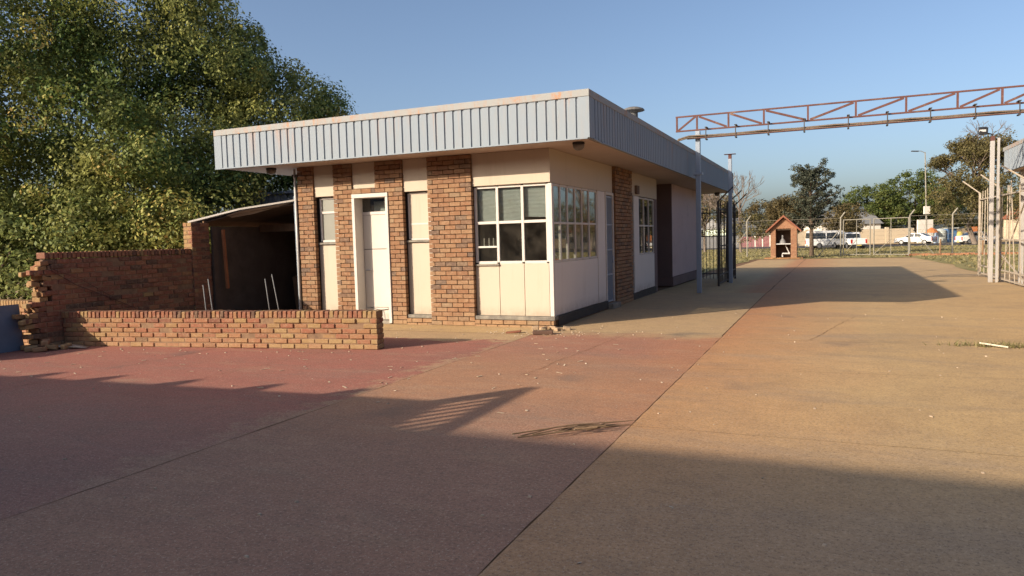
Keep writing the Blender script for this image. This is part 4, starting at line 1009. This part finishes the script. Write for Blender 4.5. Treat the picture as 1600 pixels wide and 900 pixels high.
# street lamp
sl_ = thing('street_lamp', (16.0,96.6,-.45), 'tall thin street lamp with a white box sign on its pole', 'street lamp')
mb = MB(); mb.tube([(16.0,96.6,-.45),(15.85,96.6,6),(15.7,96.6,11.4)], [.10,.085,.06], 8); mb.build('pole', FENCE_STEEL, sl_)
mb = MB(); mb.tube([(15.7,96.6,11.3),(15.2,96.4,11.55),(14.8,96.25,11.55)], .04, 6); mb.build('arm', FENCE_STEEL, sl_)
mb = MB(); mb.obox((14.5,96.1,11.55), (.42,.16,-.02), (-.06,.15,0), (0,0,.06)); mb.build('lamp_head', DARK_STEEL, sl_, bevel=.03)
mb = MB(); mb.obox((15.95,96.45,3.9), (.34,.14,0), (-.05,.12,0), (0,0,.5)); mb.build('box_sign', WALL_PALE, sl_)

# ------------------------------------------------------------------ trees
def leaves(name, C, rad, per, size, m, parent, squash=.75, droop=.35, up=.5, hue=None, align=.7, shell=.35):
    """leaf-sized diamonds spread through clumps: C (n,3) centres, rad (n,)"""
    n = len(C); idx = np.repeat(np.arange(n), per); N = len(idx)
    d = rng.normal(size=(N,3)); d /= np.linalg.norm(d,axis=1)[:,None]
    rr = rad[idx]*(shell+(1-shell)*rng.random(N)**.5)*(.85+.3*rng.random(N))
    P = C[idx]+d*rr[:,None]*np.array([1,1,squash])
    nrm = d*align+rng.normal(size=(N,3))*.55+np.array([0,0,up]); nrm /= np.linalg.norm(nrm,axis=1)[:,None]
    t = rng.normal(size=(N,3)); t[:,2] -= droop; t -= nrm*(t*nrm).sum(1)[:,None]; t /= np.linalg.norm(t,axis=1)[:,None]
    b = np.cross(nrm,t); s = size*(.6+.8*rng.random(N))[:,None]
    vs = np.empty((N*4,3)); vs[0::4] = P-t*s*.5; vs[1::4] = P+b*s*.30+nrm*s*.07; vs[2::4] = P+t*s*.5; vs[3::4] = P-b*s*.30+nrm*s*.07
    h = rng.random(n)*.55 if hue is None else hue
    r = np.clip(h[idx]+rng.normal(0,.17,N)+.12,0,1)
    if parent is not None: vs -= np.array(parent['_o'])
    return raw_mesh(name, vs, 4, r, m, parent)
def grow(base, hgt, r, levels, spread, kids=3, lean=(0,0), first=.35, upb=.35, shrink=.68):
    """recursive limbs; returns tube list and tips"""
    tubes = []; tips = []
    def rec(p, d, L, rad, lv):
        q = p+d*L; midp = p+d*L*.5+Vector((random.gauss(0,.05),random.gauss(0,.05),0))*L
        tubes.append(([p,midp,q],[rad,rad*.85,rad*.68]))
        if lv == 0: tips.append(q); return
        if lv <= 2: tips.append(q)
        for k_ in range(kids):
            a = random.random()*6.283 if k_ else 0
            nd = Vector((random.gauss(0,spread),random.gauss(0,spread),random.gauss(0,spread*.5)+upb))+d*.75
            nd.normalize(); rec(q, nd, L*random.uniform(shrink-.12,shrink+.12), rad*.62, lv-1)
    d0 = Vector((lean[0],lean[1],1)).normalized(); rec(Vector(base), d0, hgt*first, r, levels)
    return tubes, tips
def wood(name, tubes, m, parent, n=6, minr=.006):
    mb = MB()
    for pts, rads in tubes: mb.tube(pts, [max(minr, q) for q in rads], n if rads[0] > .04 else 4, cap=False)
    return mb.build(name, m, parent, smooth=True)

# the big tree left of the office
bt = thing('broadleaf_tree', (-12.05,4.2,0), 'huge dense tree with yellowish green leaves rising behind the brick boundary wall', 'tree')
ell = [(-13.7,3.0,6.2,3.7,3.5,3.9),(-16.4,1.0,6.2,3.5,3.2,4.3),(-11.0,5.6,4.7,2.1,2.2,2.3),(-13.1,4.4,7.4,2.0,2.2,1.8),(-9.9,6.8,4.0,1.5,1.7,1.2),(-13.2,.9,3.3,3.3,2.1,2.6),(-16.0,-.8,3.2,2.4,1.8,2.6),(-11.1,2.2,3.1,1.9,1.6,1.7)]
vol = np.array([e[3]*e[4]*e[5] for e in ell])**.75; E_ = np.array(ell)
def crown_points(n, lo, hi, lim):
    out = []
    while len(out) < n:
        i = rng.choice(len(ell), p=vol/vol.sum()); e = E_[i]; d = rng.normal(size=3); d /= np.linalg.norm(d)
        p = e[:3]+d*e[3:]*rng.uniform(lo, hi)
        q = (((p-E_[:,:3])/E_[:,3:])**2).sum(1); q[i] = 9
        if q.min() < lim or p[2] < 1.1 or (p[0] > -7.9 and p[1] < 5): continue
        out.append(p)
    return np.array(out)
lobes = crown_points(230, .72, .95, .42)
skirt = np.stack([rng.uniform(-14.5,-8.8,26), rng.uniform(-.6,2.0,26), rng.uniform(1.5,2.5,26)],1)
lobes = np.concatenate([lobes, skirt])
fuzz = crown_points(420, .9, 1.06, .75)
fill = crown_points(420, .2, .75, 0.)  # inner leaves; crown's interior shade painted as the darkest leaf tone
hue = np.clip(rng.normal(.30,.16,len(lobes)),.02,.75)
leaves('crown', np.concatenate([lobes, fuzz, fill]), np.concatenate([rng.uniform(.55,1.1,len(lobes)), rng.uniform(.25,.5,len(fuzz)), rng.uniform(.5,.9,len(fill))]),
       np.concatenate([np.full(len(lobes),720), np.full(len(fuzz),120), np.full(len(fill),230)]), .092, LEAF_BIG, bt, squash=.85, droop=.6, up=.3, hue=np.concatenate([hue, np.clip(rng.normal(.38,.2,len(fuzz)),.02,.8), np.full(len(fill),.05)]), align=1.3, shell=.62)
cs = lobes
tubes = [([Vector((-12.05,4.2,-.05)),Vector((-12.1,4.1,1.4)),Vector((-12.3,3.8,3.2))],[.34,.27,.22])]
for p in cs[::16]:
    p = Vector(p)*1.0; st = Vector((-12.3,3.8,random.uniform(2.2,3.6))); q_ = st.lerp(p,.8); mid = st.lerp(p,.4)+Vector((random.gauss(0,.4),random.gauss(0,.4),-.35)); tubes.append(([st,mid,q_],[.10,.06,.015]))
wood('trunk', tubes, BARK, bt)
bs_ = thing('shrub', (-14.2,-1.6,0), 'sunlit light green bush spilling over the wall at the far left', 'shrub')
cs = np.array([(-14.4+rng.normal(0,1.5), -1.7+rng.normal(0,.8), abs(rng.normal(1.1,.8))) for _ in range(150)])
leaves('foliage', cs, rng.uniform(.3,.55,len(cs)), 110, .10, LEAF_BUSH, bs_)
wood('stem', [([Vector((-14.4+a,-1.7,0)),Vector((-14.4+a*1.5,-1.7,.8)),Vector((-14.4+a*2.2,-1.6,1.6))],[.05,.04,.02]) for a in (-.7,-.3,.1,.5,.9)], BARK, bs_)

def bg_tree(name, x, y, hgt, r, levels, spread, label, lm, leaf_n, leaf_size, clump, kids=3, first=.3, upb=.35, shrink=.7, zmax=None, zmin=None, bark=BARK, squash=.8, extra=()):
    z = H(y); t = thing(name, (x,y,z), label, 'tree')
    tubes, tips = grow((x,y,z-.05), hgt, r, levels, spread, kids, first=first, upb=upb, shrink=shrink)
    wood('trunk', tubes, bark, t, minr=.012)
    T = np.array([tuple(p) for p in tips])
    if zmax is not None: T = T[T[:,2] < zmax+rng.normal(0,.6,len(T))]
    if zmin is not None: T = T[T[:,2] > zmin]
    if len(extra): T = np.concatenate([T, np.array(extra)])
    if len(T): leaves('crown', T, clump*rng.uniform(.6,1.3,len(T)), leaf_n, leaf_size, lm, t, squash=squash)
    return t
def blob(cx, cy, cz, rx, ry, rz, n):
    d = rng.normal(size=(n,3)); d /= np.linalg.norm(d,axis=1)[:,None]
    return np.array([cx,cy,cz])+d*np.array([rx,ry,rz])*(.55+.45*rng.random(n)[:,None])
# tall grey-green tree: whorled limbs along a straight trunk
tt = thing('tall_tree', (3.14,50.3,-.37), 'tall slim grey-green tree with upswept branches behind the brick kiosk', 'tree')
tubes = [([Vector((3.14,50.3,-.4)),Vector((3.10,50.3,3.5)),Vector((2.98,50.3,6.3))],[.20,.13,.03])]; tips = []
for i in range(95):
    f = random.random(); z = 1.6+4.6*f; a = random.random()*6.283; L = (1.85*math.sin(math.pi*min(1,.22+.78*f))**.6+.25)*random.uniform(.55,1.15)
    p = Vector((3.12-.12*f,50.3,z)); q = p+Vector((math.cos(a)*L,math.sin(a)*L,L*.42+.2)); tubes.append(([p,p.lerp(q,.5)+Vector((0,0,-.10)),q],[.045*(1-f*.6),.03,.012]))
    for t in (.45,.72,1.0): tips.append(tuple(p.lerp(q,t)))
for i in range(26):
    a = random.random()*6.283; z = random.uniform(2.2,6.3); L = random.uniform(1.6,2.2)*(1-.45*max(0,z-4)/2.3); p = Vector((3.05,50.3,z)); q = p+Vector((math.cos(a)*L,math.sin(a)*L,.55+.5*random.random())); tubes.append(([p,q],[.03,.012]))
    for t in (.85,1.0): tips.append(tuple(p.lerp(q,t)))
wood('trunk', tubes, BARK, tt)
leaves('crown', np.array(tips), rng.uniform(.16,.38,len(tips)), 46, .14, LEAF_GREY, tt, squash=.7, up=.6)
bg_tree('bare_tree', -4.0, 66.5, 12.5, .16, 5, .46, 'half bare tree with olive leaves low down beside the gate bars', LEAF_OLIVE, 26, .20, .5, kids=3, first=.2, shrink=.74, zmax=3.6, bark=BARK_PALE, extra=blob(-3.2,66.2,2.3,2.4,1.6,1.5,70))
bg_tree('bare_tree', -8.5, 72, 11.5, .15, 5, .5, 'bare twiggy tree seen through the dark gate bars', LEAF_OLIVE, 20, .2, .5, kids=3, first=.22, shrink=.72, zmax=4.5, bark=BARK_PALE, extra=blob(-8.3,71,3,3.0,2,2.2,90))
bg_tree('bushy_tree', .6, 70, 6.2, .18, 4, .5, 'brownish bushy tree behind the kiosk roof', LEAF_BROWN, 60, .22, .6, kids=3, first=.25, extra=blob(.4,70,3.6,2.5,1.8,2.0,110), bark=BARK)
bg_tree('bushy_tree', 5.8, 88, 5.2, .18, 4, .5, 'dull brown bushy tree right behind the minibus', LEAF_BROWN, 55, .24, .65, first=.25, extra=blob(6.0,88,2.9,2.6,1.8,2.0,90), bark=BARK)
for x, y, rx, rz, cz, lab in ((10.5,118,5.4,3.8,5.0,'rounded green tree left of the street lamp, nearest the tall grey-green tree'),(17.0,122,6.0,4.6,6.4,'larger dense green tree directly behind the street lamp')):
    t = thing('green_tree', (x,y,-.45), lab, 'tree')
    c = np.concatenate([blob(x,y,cz,rx,3.6,rz,210), blob(x+rx*.5,y-1,cz-1,rx*.6,3,rz*.7,80)])
    wood('trunk', [([Vector((x,y,-.5)),Vector((x+.1,y,1.2)),Vector((x,y,cz))],[.4,.33,.15])]+[([Vector((x,y,1.5)),Vector(tuple(p))],[.08,.02]) for p in c[::9]], BARK, t)
    leaves('crown', c, rng.uniform(.5,1.0,len(c)), 60, .30, LEAF_GREEN, t, squash=.7)
bg_tree('large_tree', 20.0, 87.5, 21.0, .34, 6, .50, 'large brown-olive tree with a bare twiggy top left of the floodlight post', LEAF_OLIVE, 24, .22, .55, kids=3, first=.20, shrink=.72, upb=.22, zmax=11.5, bark=BARK_PALE, extra=np.concatenate([blob(18.2,86,4.6,3.6,2.5,3.2,190),blob(22.2,86.5,5.4,3.4,2.5,3.6,170),blob(20.4,87,7.2,3.3,2.4,3.6,200),blob(17.4,87,6.2,2.2,2,2.6,70)]))
bg_tree('large_tree', 26.5, 86, 19.0, .3, 6, .5, 'large brown-olive tree behind the right-hand canopy', LEAF_OLIVE, 24, .22, .6, kids=3, first=.2, shrink=.72, upb=.22, zmax=11, bark=BARK_PALE, extra=np.concatenate([blob(26,85,4.4,3.6,2.5,3.0,150),blob(30,84,4,3,2.5,2.6,100)]))
for x, y, rx, rz, cz, lab, lm in ((26,130,7,4.2,4.6,'dark green far tree behind the large brown-olive trees',LEAF_GREEN),(-16,110,8,4.5,4.8,'far dull green tree glimpsed through the dark gate bars',LEAF_BROWN),(-4,120,8,3.6,3.9,'far brown tree crown behind the half bare tree',LEAF_BROWN)):
    t = thing('far_tree', (x,y,-.45), lab, 'tree'); c = blob(x,y,cz,rx,4,rz,200)
    wood('trunk', [([Vector((x,y,-.5)),Vector((x,y,cz))],[.4,.2])]+[([Vector((x,y,1.5)),Vector(tuple(p))],[.08,.02]) for p in c[::12]], BARK, t)
    leaves('crown', c, rng.uniform(.6,1.1,len(c)), 55, .34, lm, t, squash=.7)
# trees and a brick wall beyond the right edge, mirrored in the office windows
for x, y, lab in ((19,14,'leafy tree standing beyond the right-hand gatehouse'),(21,24,'second leafy tree further back beyond the right-hand gatehouse')):
    t = thing('garden_tree', (x,y,0), lab, 'tree'); c = blob(x,y,4.2,3.2,3.2,2.9,150)
    wood('trunk', [([Vector((x,y,-.3)),Vector((x,y,4))],[.25,.14])]+[([Vector((x,y,1.8)),Vector(tuple(p))],[.06,.02]) for p in c[::8]], BARK, t)
    leaves('crown', c, rng.uniform(.5,.9,len(c)), 60, .2, LEAF_OLIVE, t)

# ------------------------------------------------------------------ the buildings behind the photographer whose shade covers the foreground
wh = thing('warehouse', (5,-27,0), 'long tall corrugated warehouse behind the viewpoint shading the foreground', 'building')
WY = -21.35
mb = MB(); mb.box(-34,40,WY-8,WY-.05,0,6.9); mb.build('wall', MAUVE_DARK, wh)
mb = MB(); mb.box(-34.4,40.4,WY-8.4,WY,6.9,7.0); mb.build('roof', STEEL_GREY, wh)
mb = MB(); ribs(mb, (40,WY-.05,0), (-1,0,0), (0,1,0), 73.9, 3.6, 6.89, pitch=.25, d=.03); mb.build('cladding', CLAD, wh)
lt = thing('side_store', (-10,-14,0), 'low flat-roofed store behind the viewpoint with rafter ends poking out', 'building')
mb = MB(); mb.add([(-30,-13.6,2.9),(-3.75,-12.1,2.9),(-3.75,-20,2.9),(-30,-20,2.9),(-30,-13.6,3.02),(-3.75,-12.1,3.02),(-3.75,-20,3.02),(-30,-20,3.02)], MB.BOXF); mb.build('roof', STEEL_GREY, lt, fix=True)
mb = MB(); mb.box(-29,-4.2,-20,-14.2,0,2.89); mb.build('wall', MAUVE_DARK, lt)
mb = MB()
for x in (-9.6,-8.55,-7.35,-6.15,-5.0): 
    yy = lerp(-13.6,-12.1,(x+30)/26.25); mb.box(x-.05,x+.05,yy-.4,yy+.30,2.90,3.06)
mb.build('rafter_end', TIMBER, lt)
fg = thing('yard_gate', (-2.6,-11.6,0), 'tall barred yard gate behind the viewpoint whose bars stripe the ground', 'gate')
HG = 2.62; px, py = 1.60-1.594*HG, -4.95-2.076*HG
mb = MB(); mb.box(px-.06,px+.06,py-.12,py,0,HG); mb.box(px-.045,px+.045,py-3.2,py-3.1,0,HG); mb.box(px-.035,px+.035,py-3.1,py-.12,HG-.09,HG); mb.box(px-.03,px+.03,py-3.1,py-.12,.1,.16); mb.build('frame', STEEL_GREY, fg)
mb = MB(); y = py-.25
while y > py-3.1: mb.box(px-.022,px+.022,y-.026,y+.026,.16,HG-.09); y -= .205
mb.build('bars', STEEL_GREY, fg)

# ------------------------------------------------------------------ small things on the ground
chip_bricks([(.10,-.30,.03),(-.05,-.42,.03),(.22,-.45,.025),(-.22,-.36,.03),(.02,-.60,.03),(.34,-.30,.025)], 'broken chunk of brick at the chipped corner of the office', 'rubble at the office corner', MORTAR, (.07,.045,.03))
tag(MB().obox((.14,-.93,.035), (.16,.05,0), (-.02,.06,.0), (0,.0,.03)).build('timber_offcut', mat('dark_offcut', (.12,.07,.05)), bevel=.008), 'dark timber offcut lying in front of the chipped office corner', 'offcut')
tag(MB().obox((-.42,-.86,.02), (.12,.03,.012), (-.01,.05,.0), (0,.0,.012)).build('tile_shard', RED_TILE), 'reddish tile shard on the ground left of the timber offcut', 'shard')
# dead branch
db = MB(); P0, P1 = Vector((2.2,-6.98,.02)), Vector((2.98,-6.2,.025))
for k_ in range(11):
    a, b = sorted((random.random(), random.random())); b = min(1, b+.25)
    o1 = Vector((random.gauss(0,.035),random.gauss(0,.035),random.random()*.02)); o2 = Vector((random.gauss(0,.06),random.gauss(0,.06),random.random()*.02))
    p, q = P0.lerp(P1,a)+o1, P0.lerp(P1,b)+o2; db.tube([p,p.lerp(q,.5)+Vector((random.gauss(0,.03),random.gauss(0,.03),.015)),q], [.006,.005,.002], 5)
tag(db.build('dead_branch', mat('dead_twig', (.17,.11,.065), (.25,.17,.10), 20, .9)), 'dry brown twig bundle lying across the joint at the shadow edge', 'branch')
# weeds with a white stick
n = 260; P = np.stack([6.55+rng.normal(0,.32,n), -.82+rng.normal(0,.07,n), np.zeros(n)],1); a = rng.random(n)*6.28; hh_ = .03+.07*rng.random(n)
vs = np.zeros((n*3,3)); dx = np.stack([np.cos(a)*.008,np.sin(a)*.008,0*a],1); vs[0::3] = P-dx; vs[1::3] = P+dx; vs[2::3] = P+np.stack([rng.normal(0,.05,n),rng.normal(0,.05,n),hh_],1)
wd = raw_mesh('weed_tuft', vs, 3, rng.random(n), GREEN_TUFT); tag(wd, 'small tuft of weeds growing from the tarmac joint at right', 'weeds', kind='stuff')
tag(MB().tube([(6.32,-.86,.05),(6.62,-.98,.02)], .012, 6).build('white_stick', mat('white_wood', (.62,.55,.42))), 'thin whitish stick lying in the weed tuft at right', 'stick')
n = 60; P = np.stack([.05+rng.normal(0,.06,n), -.78+rng.normal(0,.04,n), np.zeros(n)],1); a = rng.random(n)*6.28
vs = np.zeros((n*3,3)); dx = np.stack([np.cos(a)*.008,np.sin(a)*.008,0*a],1); vs[0::3] = P-dx; vs[1::3] = P+dx; vs[2::3] = P+np.stack([rng.normal(0,.04,n),rng.normal(0,.04,n),.03+.06*rng.random(n)],1)
tag(raw_mesh('weed_tuft', vs, 3, rng.random(n), LEAF_GREEN), 'tiny green weed beside the rubble at the office corner', 'weeds', kind='stuff')
# scattered pale pebbles and litter: too many to count
pb = MB()
for i in range(420):
    x, y = random.uniform(-8,9), random.uniform(-9.5,3)
    if i % 3 == 0: x, y = random.gauss(.1,.7), random.gauss(-.75,.25)
    if i % 7 == 0: x, y = random.uniform(-7,-1.6), -3.3-.13*(x+1.5)*0+random.gauss(-.35,.12)-(-1.5-x)*.13 if x < 0 else y
    if y > -.12 and x < .1: continue
    s_ = random.uniform(.003,.009); pb.obox((x,y,s_*.6), (s_*1.2,random.gauss(0,.004),0), (0,s_,0), (random.gauss(0,.002),0,s_*.6))
fk = MB()
for i in range(110):
    x, y = random.uniform(-8,2.0), random.uniform(-6.2,-1.6)
    if y > -3.3-.16*(-1.7-x) and x < -1.3: continue
    a = random.random()*6.28; l, w = random.uniform(.01,.04), random.uniform(.004,.012)
    fk.obox((x,y,.006), (math.cos(a)*l,math.sin(a)*l,random.gauss(0,.003)), (-math.sin(a)*w,math.cos(a)*w,0), (0,0,.0015))
tag(fk.build('litter', mat('pale_litter', (.62,.52,.40), (.40,.29,.17), 30, .9)), 'pale paint flakes and paper scraps scattered over the red slab', 'litter', kind='stuff')
tag(pb.build('pebbles', mat('pale_pebble', (.50,.42,.33), (.34,.25,.17), 30, .9)), 'scattered pale grit and pebbles on the yard', 'pebbles', kind='stuff')
for o in bpy.data.objects:
    if '_o' in o: del o['_o']
